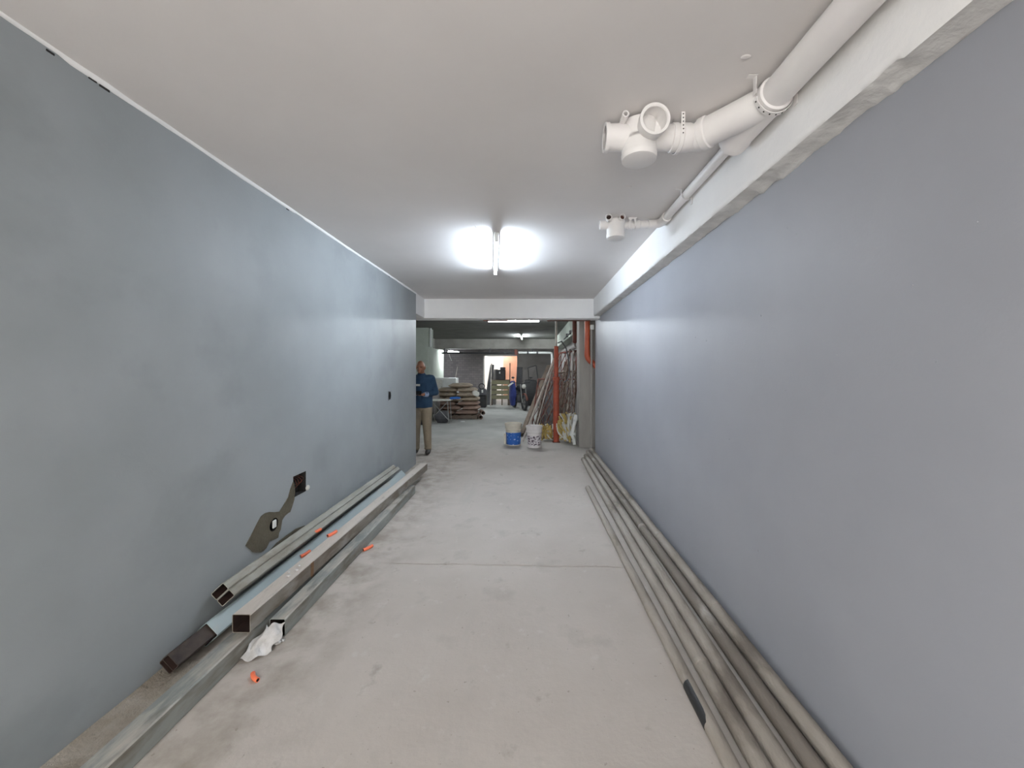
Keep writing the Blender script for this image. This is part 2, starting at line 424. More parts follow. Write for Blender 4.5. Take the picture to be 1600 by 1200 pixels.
struct(mb.build('gap_shade', M['dark'], smooth=False))

# right wall
mb = MB().box(XR, XR + .25,  -1.6, YR, 0, ZC)
wr = struct(mb.build('wall_right', M['wall_r'], smooth=False))
mb = MB()
random.seed(3)
for k in range(26):
    y = random.uniform(1.0, 4.5); z = random.uniform(.5, 2.2); r = random.uniform(.002, .005)
    mb.ell((XR, y, z), (.003, r, r * 1.3), 8, 5)
st = mb.build('paint_blob', M['wall_r'], wr); st['kind'] = 'stuff'

# longitudinal beam on the right with a rough broken arris
mb = MB(); rs = []
N_ = 420
for i in range(N_):
    y = -1.6 + (6.7 + 1.6) * i / (N_ - 1)
    j = .010 * noise.noise(Vector((y * 5, 0, 0))) + .006 * noise.noise(Vector((y * 22, 0, 4)))
    k2 = .010 * noise.noise(Vector((y * 6, 8, 0))) + .005 * noise.noise(Vector((y * 30, 3, 0)))
    step = -.007 if y < 1.16 else (.005 if y < 1.22 else 0)
    bulge = -.014 * math.exp(-((y - 1.84) / .05) ** 2) - .010 * math.exp(-((y - 2.0) / .03) ** 2)
    rs.append([(XB, y, ZC + .004), (XB, y, ZB + .03), (XB + .002 + j * .3, y, ZB + .012 + j * .6), (XB + .012 + j * .6, y, ZB + j * .5 + step),
               (XB + .06, y, ZB + k2 * .6 + step * .6), (XR - .012, y, ZB - .006 + k2 + step * .5 + bulge), (XR + .001, y, ZB - .010 + k2 * 1.3 + bulge), (XR + .05, y, ZB), (XR + .05, y, ZC + .004)])
mb.rings(rs)
bmo = mb.build('ceiling_beam', [M['beam'], M['plaster']], ang=50); struct(bmo)
for i, pl in enumerate(bmo.data.polygons):
    if i < (N_ - 1) * 9 and i % 9 in (3, 4, 5): pl.material_index = 1
# cross beam at the end of the corridor
mb = MB(); rs = []
for i in range(60):
    x = XL - .2 + (XB + .15 - XL + .2) * i / 59
    j = .004 * noise.noise(Vector((x * 5, 0, 0)))
    rs.append([(x, 6.7, ZC + .004), (x, 6.7, 2.425 + j), (x, 6.715, 2.415 + j), (x, 6.95, 2.415), (x, 6.95, ZC + .004)])
mb.rings(rs); struct(mb.build('ceiling_beam', M['beam'], ang=50))
# short beam stub carrying on past the end of the left wall
mb = MB().box(XL - .25, XL, YL, 6.7, 2.43, ZC); struct(mb.build('ceiling_beam', M['beam'], smooth=False))
# red-brown timber strip left under the cross beam
mb = MB().bbox((-.62, 6.93, 2.408), (.45, .05, .014)).bbox((.70, 6.93, 2.408), (.78, .05, .014))
struct(mb.build('trim_3', M['rustred']))

# unseen panel added behind the camera, blocks daylight on the entrance's right side
mb = MB().box(.55, XR + .25, -1.8, -1.6, 0, ZC); struct(mb.build('daylight_blocker', M['wall_r'], smooth=False))

# basement shell
mb = MB().box(FX0 - .2, FX0, 6.0, FY1, 0, ZC); struct(mb.build('wall_far_left', M['concrete2'], smooth=False))
mb = MB().box(FX0, XL - .25, 5.95, 6.15, 0, ZC); struct(mb.build('wall_near_left', M['concrete2'], smooth=False))
mb = MB().box(1.25, 1.5, 7.9, FY1, 0, ZC).box(1.62, 1.8, 6.9, 8.1, 0, ZC).box(1.45, 1.8, 6.9, 7.15, 0, ZC)
struct(mb.build('wall_far_right', M['far_r'], smooth=False))
mb = MB().box(FX0, -2.36, FY1, FY1 + .2, 0, ZC).box(-2.36, -.65, FY1, FY1 + .2, 2.28, ZC)
struct(mb.build('wall_back', M['brick'], smooth=False))
mb = MB().box(-.65, 1.5, FY1, FY1 + .2, 0, ZC); struct(mb.build('wall_back', M['far_r'], smooth=False))
mb = MB().box(-2.5, -.5, FY1 + 2.6, FY1 + 2.7, 0, ZC).box(-2.56, -2.45, FY1 + .2, FY1 + 2.7, 0, ZC)
struct(mb.build('wall_store', M['white'], smooth=False))
mb = MB().box(-1.45, -.5, FY1 + 1.5, FY1 + 1.6, 0, ZC).box(-.62, -.5, FY1 + .2, FY1 + 1.6, 0, ZC)
struct(mb.build('wall_store', M['orangewall'], smooth=False))
mb = MB().box(-2.36, -2.30, FY1 - .02, FY1 + .22, 0, 2.28).box(-2.36, -.65, FY1 - .02, FY1 + .22, 2.22, 2.28)
struct(mb.build('door_1', M['white'], smooth=False))
mb = MB().box(FX0, 1.3, 15.4, 15.75, 2.37, ZC); struct(mb.build('ceiling_beam', M['concrete2'], smooth=False))
mb = MB().box(-4.1, -3.8, 11.7, 15.4, 2.40, ZC); struct(mb.build('ceiling_beam', M['concrete2'], smooth=False))
mb = MB().box(.99, 1.3, 7.9, 15.4, 2.345, ZC); struct(mb.build('ceiling_beam', M['greencol'], smooth=False))
mb = MB().box(.965, 1.30, 7.5, 7.9, 0, ZC); struct(mb.build('column', M['colgrey'], smooth=False))
mb = MB().box(-3.62, -3.0, 11.3, 11.9, 0, ZC); struct(mb.build('column', M['greencol'], smooth=False))
mb = MB().box(-4.1, -3.8, 14.4, 16.9, 0, 2.38); struct(mb.build('wall_partition', M['greencol'], smooth=False))

# ------------------------------------------------------------ lamps
def batten(name, p0, p1, r, label, mtube, up=.05):
    p0 = Vector(p0); p1 = Vector(p1); c = (p0 + p1) / 2
    t = thing(name, c, label, 'lamp')
    d = (p1 - p0).normalized(); a = math.atan2(d.y, d.x); rot = Matrix.Rotation(a, 3, 'Z'); L_ = (p1 - p0).length
    MB().bbox(c + Vector((0, 0, up)), (L_ + .04, .045, .04), rot, .006).build('housing', M['white'], t)
    MB().tube(p0, p1, r, n=14).build('tube', mtube, t)
    for p, s in ((p0, -1), (p1, 1)):
        MB().bbox(p + d * s * .012 + Vector((0, 0, .018)), (.024, .036, .075), rot, .004).build('end_cap', M['white'], t)
    return t
t = batten('fluorescent_lamp', (-.30, 3.45, 2.685), (-.415, 4.62, 2.685), .014, 'glaring white fluorescent tube on the white corridor ceiling', M['tube_main'], .045)
MB().path([(-.47, 3.30, 2.756), (-.46, 3.36, 2.74), (-.42, 3.45, 2.735), (-.36, 3.52, 2.74)], .002, 6).build('wire', M['black'], t)
batten('fluorescent_lamp', (-.98, 9.1, 2.675), (.21, 9.1, 2.675), .016, 'long white tube lamp crosswise under the dark ceiling, just past the beam', M['tube_next'])
batten('fluorescent_lamp', (-.30, 13.3, 2.68), (-.30, 14.5, 2.68), .016, 'small tube lamp seen end-on, deeper in the basement near the middle', M['tube_far'])
t = batten('fluorescent_lamp', (-3.45, 16.2, 2.30), (-3.2, 17.2, 2.30), .028, 'bright lamp at the far left beside the pale partition, cable dangling', M['tube_far'])
for q in ((-3.385, 16.45), (-3.285, 16.9)): MB().tube((*q, 2.36), (*q, 2.762), .008, n=6).build('hanger_rod', M['steel'], t)
MB().path([(-3.42, 16.2, 2.33), (-3.4, 16.15, 2.2), (-3.35, 16.1, 2.05), (-3.28, 16.1, 1.9)], .012, 6).build('cable', M['lightplastic'], t)
batten('fluorescent_lamp', (-1.75, FY1 + .75, 2.6), (-1.75, FY1 + 1.7, 2.6), .03, 'lamp inside the bright store room beyond the far doorway', emit('lit_tube_store', (1, .93, .95), 55))
batten('fluorescent_lamp', (-6.0, 8.6, 2.68), (-6.0, 9.8, 2.68), .016, 'tube lamp over the left aisle of the basement', M['tube_far'])

# ------------------------------------------------------------ PVC drain on the ceiling
XP, ZP = 1.032, H + 1.16
t = thing('drain_pipe', (XP, .5, ZP), 'thick white plastic drain pipe along the ceiling beam with angled branch fitting', 'pipe')
MB().tube((XP, -3.0, ZP), (XP, 1.66, ZP), .062, n=32).build('main_pipe', M['pvc'], t)
mb = MB().lathe((XP, 1.60, ZP), [(.064, 0), (.071, .004), (.073, .02), (.070, .035), (.068, .05), (.068, .30), (.074, .31), (.074, .35), (.055, .355), (.034, .365)], (0, 1, 0), 32)
mb.build('socket_fitting', M['pvc'], t)
MB().tube((XP, 1.66, ZP), (.845, 1.90, ZP), .068, n=32).lathe((.872, 1.866, ZP), [(.068, 0), (.075, .005), (.075, .035), (.068, .04)], (-.62, .785, 0), 32).ell((.845, 1.90, ZP), (.0665, .0665, .0665), 24, 14).build('branch_arm', M['pvc'], t)
# perforated strap around main pipe
def strap(mb, c, ax, r, a0, a1, w, ends=()):
    ax = Vector(ax).normalized(); a, b = mb.frame(ax); rs = []
    n = 26; c = Vector(c)
    pts = []
    for i in range(n + 1):
        t_ = a0 + (a1 - a0) * i / n; pts.append(c + (a * math.cos(t_) + b * math.sin(t_)) * r)
    if ends:
        pts = [Vector(ends[0])] + pts + [Vector(ends[1])]
    for i, p in enumerate(pts):
        d = (pts[min(i + 1, len(pts) - 1)] - pts[max(i - 1, 0)]).normalized(); nn = ax.cross(d).normalized() * .0015
        rs.append([p - ax * w / 2 - nn, p + ax * w / 2 - nn, p + ax * w / 2 + nn, p - ax * w / 2 + nn])
    mb.rings(rs); return pts
mb = MB(); a_, b_ = mb.frame(Vector((0, 1, 0)))
pts = strap(mb, (XP, 1.625, ZP), (0, 1, 0), .078, math.pi * 1.03, math.pi * 1.97, .022)
# frame(): a = +X, b = +Z for axis +Y  -> lower half circle from -X to +X
mb.bbox((XP - .08, 1.625, (ZP + ZC) / 2 + .005), (.003, .022, ZC - ZP), None, 0).bbox((XP - .095, 1.62, ZC - .002), (.04, .022, .003), None, 0)
mb.bbox((XB - .018, 1.60, ZP - .012), (.05, .022, .004), None, 0).bbox((XB - .003, 1.60, ZP - .03), (.003, .022, .05), None, 0)
s_ = mb.build('perforated_strap', M['pvc'], t)
mb = MB()
for i in range(2, len(pts) - 2, 3):
    p = pts[i]; d = (p - Vector((XP, 1.625, ZP))).normalized(); mb.tube(p, p + d * .003, .0035, n=8)
mb.build('strap_hole', M['dark'], s_)['kind'] = 'stuff'

# first manifold (near) on a horizontal run
YM = 1.92
t = thing('pipe_manifold', (.60, YM, ZP), 'large white plastic pipe cross fitting with open front socket, nearest on the ceiling', 'pipe fitting')
MB().tube((.48, YM, ZP), (.86, YM, ZP), .060, n=32).lathe((.70, YM, ZP), [(.06, 0), (.066, .004), (.066, .03), (.062, .034), (.062, .05), (.066, .054), (.066, .09), (.062, .1)], (1, 0, 0), 32).build('run_pipe', M['pvc'], t)
mb = MB().pipe((.374, YM, ZP), (.50, YM, ZP), .062, .052, 32).pipe((.372, YM, ZP), (.392, YM, ZP), .068, .052, 32)
mb.build('left_socket', M['pvc'], t)
MB().tube((.40, YM, ZP), (.405, YM, ZP), .052, n=24).build('socket_bore', M['pvc_in'], t)
mb = MB().tube((.545, YM, ZP - .03), (.545, YM, ZP + .065), .085, n=36).lathe((.545, YM, ZP - .115), [(.076, 0), (.084, .003), (.087, .02), (.087, .03), (.085, .035), (.085, .1)], (0, 0, 1), 36)
mb.build('downward_plug', M['pvc'], t)
mb = MB().pipe((.578, YM - .02, ZP + .015), (.578, YM - .145, ZP + .0), .063, .056, 32).pipe((.578, YM - .118, ZP + .003), (.578, YM - .15, ZP), .070, .058, 32).tube((.578, YM - .045, ZP + .01), (.578, YM - .05, ZP + .01), .058, n=24)
mb.build('front_socket', M['pvc'], t)
MB().pipe((.455, YM - .03, ZP + .055), (.455, YM - .10, ZP + .055), .016, .010, 16).tube((.455, YM - .055, ZP + .055), (.455, YM - .06, ZP + .055), .0105, n=12, mi=1).build('small_stub', [M['pvc'], M['dark']], t)
mb = MB(); pts = strap(mb, (.735, YM, ZP), (1, 0, 0), .070, 0, math.pi, .018)
mb = MB(); rs = []
for i in range(15):
    a = math.pi * i / 14
    y = YM - .072 * math.cos(a); z = ZP - .072 * math.sin(a)
    rs.append([(.728, y, z), (.746, y, z), (.746, y * 1.0 - .003 * math.cos(a), z - .003 * math.sin(a)), (.728, y - .003 * math.cos(a), z - .003 * math.sin(a))])
mb.rings(rs).bbox((.737, YM - .0735, ZP + .042), (.018, .003, .085), None, 0).bbox((.737, YM + .0735, ZP + .042), (.018, .003, .085), None, 0)
s_ = mb.build('perforated_strap', M['pvc'], t)
mb = MB()
for i in range(6):
    z = ZP + .07 - i * .018
    y = YM - .0755 if z > ZP else YM - math.sqrt(max(0, .0755 ** 2 - (z - ZP) ** 2)) - .001
    mb.tube((.737, y, z), (.737, y - .002, z), .003, n=8)
mb.build('strap_hole', M['dark'], s_)['kind'] = 'stuff'

# thin pipe on to the second manifold
XQ, ZQ = 1.072, H + 1.20
t = thing('drain_pipe', (XQ, 2.5, ZQ), 'thinner white plastic pipe along the beam between the two ceiling fittings', 'pipe')
MB().tube((XP + .01, 1.955, ZP + .02), (XQ, 2.05, ZQ), .03, n=24).tube((XQ, 2.04, ZQ), (XQ, 3.06, ZQ), .03, n=24).build('pipe_run', M['pvc'], t)
mb = MB().path([(XQ, 3.02, ZQ), (XQ, 3.10, ZQ), (XQ - .015, 3.14, ZQ), (XQ - .05, 3.16, ZQ), (XQ - .10, 3.16, ZQ)], .036, 20)
mb.lathe((XQ, 3.0, ZQ), [(.032, 0), (.040, .002), (.040, .03), (.036, .034)], (0, 1, 0), 20).build('elbow', M['pvc'], t)
mb = MB(); rs = []
for i in range(15):
    a = math.pi * i / 14; x = XQ - .036 * math.cos(a); z = ZQ - .036 * math.sin(a)
    rs.append([(x, 2.62, z), (x, 2.638, z), (x - .002 * math.cos(a), 2.638, z - .003 * math.sin(a)), (x - .002 * math.cos(a), 2.62, z - .003 * math.sin(a))])
mb.rings(rs).bbox((XQ - .037, 2.629, ZQ + .02), (.003, .018, .04), None, 0).bbox((XB - .004, 2.629, ZQ - .03), (.006, .018, .07), None, 0).bbox((XQ - .055, 2.629, ZC - .004), (.04, .018, .003), Matrix.Rotation(R(12), 3, 'Y'), 0)
mb.build('hanger', M['pvc'], t)

YN = 3.16
t = thing('pipe_manifold', (.71, YN, ZQ), 'small white plastic manifold with two brown-bored ports, farther along the ceiling', 'pipe fitting')
MB().tube((.70, YN, ZQ - .015), (.97, YN, ZQ), .030, n=24).lathe((.80, YN, ZQ - .008), [(.03, 0), (.036, .002), (.036, .04), (.031, .042), (.031, .06), (.036, .064), (.036, .1), (.031, .105)], (1, 0, 0), 20).build('run_pipe', M['pvc'], t)
mb = MB().lathe((.705, YN, ZQ - .12), [(.066, 0), (.073, .004), (.075, .03), (.073, .04), (.073, .10), (.075, .11), (.075, .14), (.055, .158)], (0, 0, 1), 30)
mb.build('body', M['pvc'], t)
for x, r_, an in ((.64, .026, .12), (.735, .024, -.03)):
    d = Vector((-.25 if x < .7 else .05, -1, 0)).normalized()
    p = Vector((x, YN - .055, ZQ + .018))
    o = MB().pipe(p, p + d * .05, r_, r_ * .75, 18).build('port', M['pvc'], t)
    MB().tube(p + d * .025, p + d * .03, r_ * .76, n=14).build('port_bore', M['rust_in'] if x > .7 else M['tubein'], o)
MB().pipe((.575, YN, ZQ - .01), (.64, YN, ZQ - .01), .036, .028, 20).tube((.60, YN, ZQ - .01), (.605, YN, ZQ - .01), .028, n=14).build('left_socket', M['pvc'], t)
MB().bbox((.815, YN - .045, ZQ - .005), (.014, .003, .09), Matrix.Rotation(R(8), 3, 'Y'), 0).bbox((.855, YN - .04, ZQ + .01), (.014, .003, .08), Matrix.Rotation(R(-4), 3, 'Y'), 0).bbox((.835, YN - .042, ZQ + .036), (.07, .004, .02), Matrix.Rotation(R(-10), 3, 'Y'), 0).build('strap', M['pvc'], t)

# ------------------------------------------------------------ steel tubes by the left wall
def rect_tube(mb, p0, p1, w, h, roll, t=.004, seg=14, wob=.002, seed=0, mi_out=0, mi_in=1):
    p0 = Vector(p0); p1 = Vector(p1); d = (p1 - p0).normalized()
    side = d.cross(Vector((0, 0, 1))).normalized(); up = side.cross(d).normalized()
    side, up = side * math.cos(roll) + up * math.sin(roll), up * math.cos(roll) - side * math.sin(roll)
    bv = .006
    def sec(c, w_, h_, b):
        x, y = w_ / 2, h_ / 2
        return [c + side * u + up * v for u, v in ((-x + b, -y), (x - b, -y), (x, -y + b), (x, y - b), (x - b, y), (-x + b, y), (-x, y - b), (-x, -y + b))]
    outer, inner = [], []
    for i in range(seg + 1):
        q = i / seg; c = p0.lerp(p1, q) + Vector((wob * noise.noise(Vector((q * 3, seed, 0))), 0, 0))
        outer.append(sec(c, w, h, bv)); inner.append(sec(c, w - 2 * t, h - 2 * t, bv * .6))
    mb.rings(outer, False, False, False, mi_out)
    mb.rings(inner, False, False, False, mi_in)
    mb.rings([outer[0], inner[0]], False, False, False, mi_out); mb.rings([outer[-1], inner[-1]], False, False, False, mi_out)
    mid_ = inner[seg // 3]; mb.rings([mid_, [p + d * .001 for p in mid_]], False, True, True, mi_in)
def steel_tube(p0, p1, w, h, roll, m, label, group='steel box tubes piled by the left wall', seed=0):
    loc = (Vector(p0) + Vector(p1)) / 2; loc.z = 0
    mb = MB(); rect_tube(mb, p0, p1, w, h, R(roll), seed=seed)
    o = mb.build('steel_tube', [m, M['tubein']], loc=loc, smooth=False, rec=False)
    bm = bmesh.new(); bm.from_mesh(o.data); bmesh.ops.recalc_face_normals(bm, faces=[f for f in bm.faces if f.material_index == 0]); bm.to_mesh(o.data); bm.free()
    return tag(o, label, 'steel tube', group)
T1 = steel_tube((-1.565, .75, .05), (-1.560, 4.3, .05), .10, .10, 0, M['zinc'], 'green-grey box tube on the floor, lowest and nearest, running out of the bottom left corner', seed=1)
T3 = steel_tube((-1.440, 2.19, .0505), (-1.455, 4.72, .0505), .09, .10, 0, M['zinc'], 'grey box tube on the floor on the aisle side, with torn plastic at its end', seed=2)
T2 = steel_tube((-1.556, 2.07, .1525), (-1.498, 5.42, .1525), .10, .10, 0, M['zinc2'], 'dust-topped box tube lying on two others, square open end towards us, rust streak', seed=3)
T4 = steel_tube((-1.755, 2.08, .085), (-1.755, 5.24, .085), .096, .096, 43, M['blue_steel'], 'blue-grey box tube tilted on edge between the wall pair and the dusty top tube', seed=4)
rot42 = R(43)
sv = Vector((math.cos(rot42), 0, math.sin(rot42))); uv_ = Vector((-math.sin(rot42), 0, math.cos(rot42)))
# two thin brown tubes sleeved in the mouth of the blue-grey tube
for s_, lb in ((1, 'upper of two short dark brown flat tubes poking out of the blue-grey tube'), (-1, 'lower of two short dark brown flat tubes poking out of the blue-grey tube')):
    c = Vector((-1.755, 0, .085)) + uv_ * s_ * .0
    c = Vector((-1.7555, 0, .084)) + sv * (-s_ * .0202)
    steel_tube(c + Vector((-.006, 1.88 if s_ > 0 else 1.865, 0)), c + Vector((0, 2.5, 0)), .080, .039, 43 + 90, M['rustface'], lb, seed=9)
# pair against the wall on top
cc = Vector((-1.760, 0, .226))
for s_, m_, lb, ye in ((1, M['olive_steel'], 'upper flat tube of the pair leaning against the grey wall', 4.95), (-1, M['olive_steel'], 'lower flat tube of the pair against the wall, above the blue-grey tube', 5.0)):
    d = Vector((math.sin(rot42), 0, -math.cos(rot42)))
    c = cc - d * (s_ * .0255)
    c += Vector((0, 0, .006))
    steel_tube(c + Vector((0, 2.20, 0)), c + Vector((0, ye, 0)), .098, .0495, 43, m_, lb, seed=12 + s_)
# rust streak on the dusty tube's side, its own part
m2 = MB(); m2.bbox((-1.5005 + .0043 + .0, 2.64, .150), (.0015, .035, .095), None, 0)
m2.build('rust_streak', M['rustpatch'], T2, smooth=False)

# torn plastic at the end of the aisle-side tube
def sheet(name, pts, m, label, cat, th=.004, loc=None):
    pass
bm = bmesh.new()
mb = MB(); g = 12; th = .003
ctl = lambda u, v: Vector((-1.490 + .105 * u + .012 * math.sin(9 * v + 3 * u) - .03 * (1 - v) * (1 - u), 2.165 - .13 * (1 - v) - .02 * math.sin(5 * u) - .03 * (1 - u) * (1 - v), .010 + .085 * v * (1 - .35 * abs(u - .5)) + .008 * math.sin(14 * u + 6 * v)))
top = [[ctl(i / g, j / g) for i in range(g + 1)] for j in range(g + 1)]
vs = [p for r in top for p in r]; k = len(vs); vs2 = [p + Vector((0, th, -th)) for p in vs]
fs = []
for j in range(g):
    for i in range(g):
        a = j * (g + 1) + i; q = (a, a + 1, a + g + 2, a + g + 1); fs.append(q); fs.append(tuple(x + k for x in reversed(q)))
mb.add(vs + vs2, fs)
tag(mb.build('plastic_wrap', M['clear'], loc=(-1.44, 2.1, 0), rec=False, ang=60), 'crumpled pale torn plastic on the floor at the aisle-side tube end', 'plastic')
# plaster crumbs
def crumb(p, r, label):
    mb = MB(); rr = random.Random(int(p[0] * 1e4 + p[1] * 1e3))
    mb.ell((p[0], p[1], p[2] + r * .62), (r * 1.3, r, r * .7), 9, 7)
    for i, v in enumerate(mb.v):
        dlt = v - Vector((p[0], p[1], p[2] + r * .6)); v += dlt * (rr.random() - .5) * .6
        if v.z < p[2]: v.z = p[2] + .0003
    return tag(mb.build('plaster_crumb', M['clear'], loc=p, ang=20), label, 'rubble', 'plaster crumbs among the steel tubes')
for (x, y, z, r) in ((-1.645, 2.02, 0, .026), (-1.66, 1.98, 0, .018), (-1.64, 2.065, 0, .022), (-1.80, 1.60, 0, .012), (-1.72, 1.42, 0, .009), (-1.80, 1.72, 0, .008),
                     (-1.40, 2.13, 0, .014), (-1.385, 2.15, 0, .010), (-1.54, 2.45, .2025, .010), (-1.57, 2.5, .2025, .008), (-1.53, 2.52, .2025, .009), (-1.55, 2.58, .2025, .007)):
    crumb((x, y, z), r, 'pale plaster crumb lying in the dust of the steel tube pile')

# little orange hose ends
def hose_bit(p, ang, L_, r, label, tilt=0, bend=.25):
    p = Vector(p); d = Vector((math.cos(ang), math.sin(ang), tilt)).normalized(); s_ = Vector((-d.y, d.x, 0)).normalized()
    pts = [p + d * L_ * (i / 6 - .5) + s_ * bend * L_ * ((i / 6 - .5) ** 2) for i in range(7)]
    mb = MB(); mb.path(pts, r, 12, False)
    mb.path(pts, r * .72, 12, False, mi=1)
    for e in (0, 6):
        a_, b_ = pts[e], pts[e]
        dd = (pts[1] - pts[0]).normalized() if e == 0 else (pts[6] - pts[5]).normalized()
        mb.lathe(pts[e] - dd * .0004, [(r, 0), (r * .72, .0005)], dd, 12, False)
    mb.tube(pts[3], pts[3] + d * .001, r * .72, n=10, mi=1)
    o = mb.build('hose_piece', [M['orange'], M['dark']], loc=(p.x, p.y, p.z - r), rec=False)
    return tag(o, label, 'hose piece', 'cut orange hose pieces')
hose_bit((-1.355, 1.885, .0105), R(-38), .068, .0105, 'cut orange hose piece alone on the bare floor in the foreground', bend=.35)
hose_bit((-1.368, 3.25, .0135), R(62), .09, .013, 'cut orange hose piece on the floor against the grey tube side')
hose_bit((-1.573, 3.06, .2155), R(75), .09, .0125, 'cut orange hose piece on the left edge of the dusty top tube')
hose_bit((-1.705, 2.92, .1205), R(78), .09, .0125, 'cut orange hose piece in the gutter, nearest of those on the pile')
hose_bit((-1.700, 3.06, .232), R(70), .085, .0125, 'cut orange hose piece on the flat tubes nearest the wall')

# dust wedge on the floor between wall and tube
mb = MB(); rs = []
for i in range(60):
    y = 1.0 + 1.0 * i / 59; a = .006 + .005 * noise.noise(Vector((y * 6, 0, 0)))
    rs.append([(XL + .001, y, 0), (XL + .001, y, .022 + a), (XL + .05, y, .010 + a * .8), (XL + .12, y, .004 + a * .3), (-1.625, y, .0015), (-1.625, y, 0)])
mb.rings(rs); dm = mat('pile_dirt', (.33, .29, .245), (.24, .205, .165), 9, .95, 1.0, 60)
tag(mb.build('dirt_strip', dm, loc=(-1.75, 1.5, 0), ang=80), 'brown dirt and dust swept between the left wall and the lowest tube', 'dirt', kind='stuff')

# wiring inside the square socket hole, plaster plug and white insert of the lower one
mb = MB()
for k in range(4):
    y = 3.03 + k * .03
    mb.path([(XL - .055, y, .60), (XL - .03, y + .01, .57 + .01 * k), (XL - .012, y + .025, .60 + .012 * k), (XL - .02, y + .01, .65), (XL - .055, y - .005, .67)], .0022, 6)
mb.build('loose_wire', M['rust_in'], wl)
mb = MB().bbox((XL + .0, 2.765, .411), (.012, .036, .056), None, .004); mb.build('switch_insert', M['white'], wl)
mb = MB().bbox((XL - .045, 2.755, .41), (.02, .1, .09), None, 0); mb.build('socket_back', M['dark'], wl, smooth=False)
mb = MB().ell((XL + .004, 3.172, .548), (.014, .022, .022), 12, 8); mb.build('plaster_plug', M['lightplastic'], wl)

# ------------------------------------------------------------ scaffold pipes by the right wall
def scaff(p0, p1, r, m, label, slv=()):
    p0 = Vector(p0); p1 = Vector(p1); loc = (p0 + p1) / 2; loc.z = 0
    t = thing('scaffold_pipe', loc, label, 'pipe', 'long scaffold pipes laid along the right wall')
    mb = MB(); sd = r * 77 + p0.x
    n = 40; pts = [p0.lerp(p1, i / n) + Vector((.003 * noise.noise(Vector((i * .25, sd, 0))), 0, 0)) for i in range(n + 1)]
    mb.path(pts, r, 20, False); mb.path(pts, r * .86, 14, False, mi=1)
    a_ = (pts[1] - pts[0]).normalized(); b_ = (pts[-1] - pts[-2]).normalized()
    mb.lathe(pts[0], [(r, 0), (r * .86, .0003)], a_, 20, False); mb.lathe(pts[-1], [(r, 0), (r * .86, -.0003)], b_, 20, False)
    mb.tube(pts[-4], pts[-4] + b_ * .001, r * .87, n=12, mi=1)
    mb.build('pipe', [m, M['dark']], t, rec=False)
    for (q, w, k) in slv:
        c = p0.lerp(p1, q); d = (p1 - p0).normalized()
        MB().lathe(c, [(r, 0), (r * 1.07, .004), (r * 1.07, w - .004), (r, w)], d, 20).build('cement_lump' if k else 'sleeve', M['pipe1'] if k else m, t)
    return t
z_ = .0385
s1 = scaff((.764, .8, .032), (.730, 4.85, .032), .031, M['pipe1'], 'scaffold pipe farthest from the right wall, shortest, with a black taped stretch', ((.38, .08, 0),))
rs = []
for i in range(9):
    y = 1.60 + .21 * i / 8; xc = .7575 - .0000 - (y - 1.6) * .0084 + .0; w_ = (.25 + .75 * math.sin(math.pi * min(1, (i + .6) / 5)) ** .5) if i < 3 else 1.0
    a0, a1 = R(205), R(205) - R(95) * w_
    arc = [(xc + math.cos(a0 + (a1 - a0) * k / 7) * .0335, y, .032 + math.sin(a0 + (a1 - a0) * k / 7) * .0335) for k in range(8)]
    arc += [(xc + math.cos(a1 + (a0 - a1) * k / 7) * .030, y, .032 + math.sin(a1 + (a0 - a1) * k / 7) * .030) for k in range(8)]
    rs.append(arc)
MB().rings(rs).build('black_tape', M['tape'], s1)
scaff((.858, .8, z_), (.882, 6.36, z_), .037, M['pipe1'], 'second scaffold pipe from the open floor, pitted and cement-splashed', ((.2, .04, 1),))
scaff((.944, .8, z_ + .001), (.962, 6.62, z_ + .001), .038, M['pipe1'], 'third scaffold pipe from the open floor, smooth pale one in the middle', ())
scaff((1.062, .8, z_), (1.045, 6.95, z_), .037, M['pipe2'], 'dark brown scaffold pipe, second from the right wall', ((.45, .05, 1), (.62, .03, 1)))
scaff((1.160, .8, z_ + .0), (1.130, 7.10, z_), .038, M['pipe1'], 'scaffold pipe lying right against the right wall, rusty spots', ((.41, .05, 1), (.55, .06, 1), (.25, .05, 1)))

# ------------------------------------------------------------ terracotta drain by the column
t = thing('drain_pipe', (1.11, 7.36, 0), 'orange terracotta-coloured drain pipe dropping in front of the grey column and bending right', 'pipe')
MB().tube((1.095, 7.34, 2.74), (1.095, 7.34, 1.84), .05, n=20).build('pipe_run', M['redpipe'], t)
MB().path([(1.095, 7.34, 1.88), (1.095, 7.34, 1.80), (1.11, 7.34, 1.745), (1.15, 7.34, 1.695), (1.22, 7.34, 1.63), (1.40, 7.34, 1.47)], .054, 18).build('elbow', M['redpipe'], t)
t = thing('drain_pipe', (.93, 8.2, 2.4), 'dark red short drain pipe with branch, up by the far beam', 'pipe')
MB().tube((.93, 8.0, 2.755), (.93, 8.0, 2.30), .045, n=16).build('pipe_run', M['rustred'], t)
MB().path([(.93, 8.0, 2.34), (.94, 8.05, 2.24), (.955, 8.2, 2.12)], .045, 14).tube((.93, 8.0, 2.35), (1.0, 8.0, 2.45), .035, n=12).build('branch', M['rustred'], t)
t = thing('waste_pipe', (1.04, 9.3, 2.06), 'dusty grey-brown waste pipe running along the far right wall', 'pipe')
MB().tube((1.04, 7.95, 2.07), (1.04, 11.4, 2.04), .055, n=18).build('pipe_run', M['far_r'], t)
MB().path([(.955, 8.2, 2.14), (.99, 8.3, 2.08), (1.04, 8.5, 2.06)], .05, 14).lathe((1.04, 8.45, 2.065), [(.055, 0), (.065, .01), (.065, .12), (.055, .13)], (0, 1, 0), 16).build('joint', M['far_r'], t)
mb = MB().tube((.975, 8.0, 2.44), (.975, 11.0, 2.40), .018, n=10)
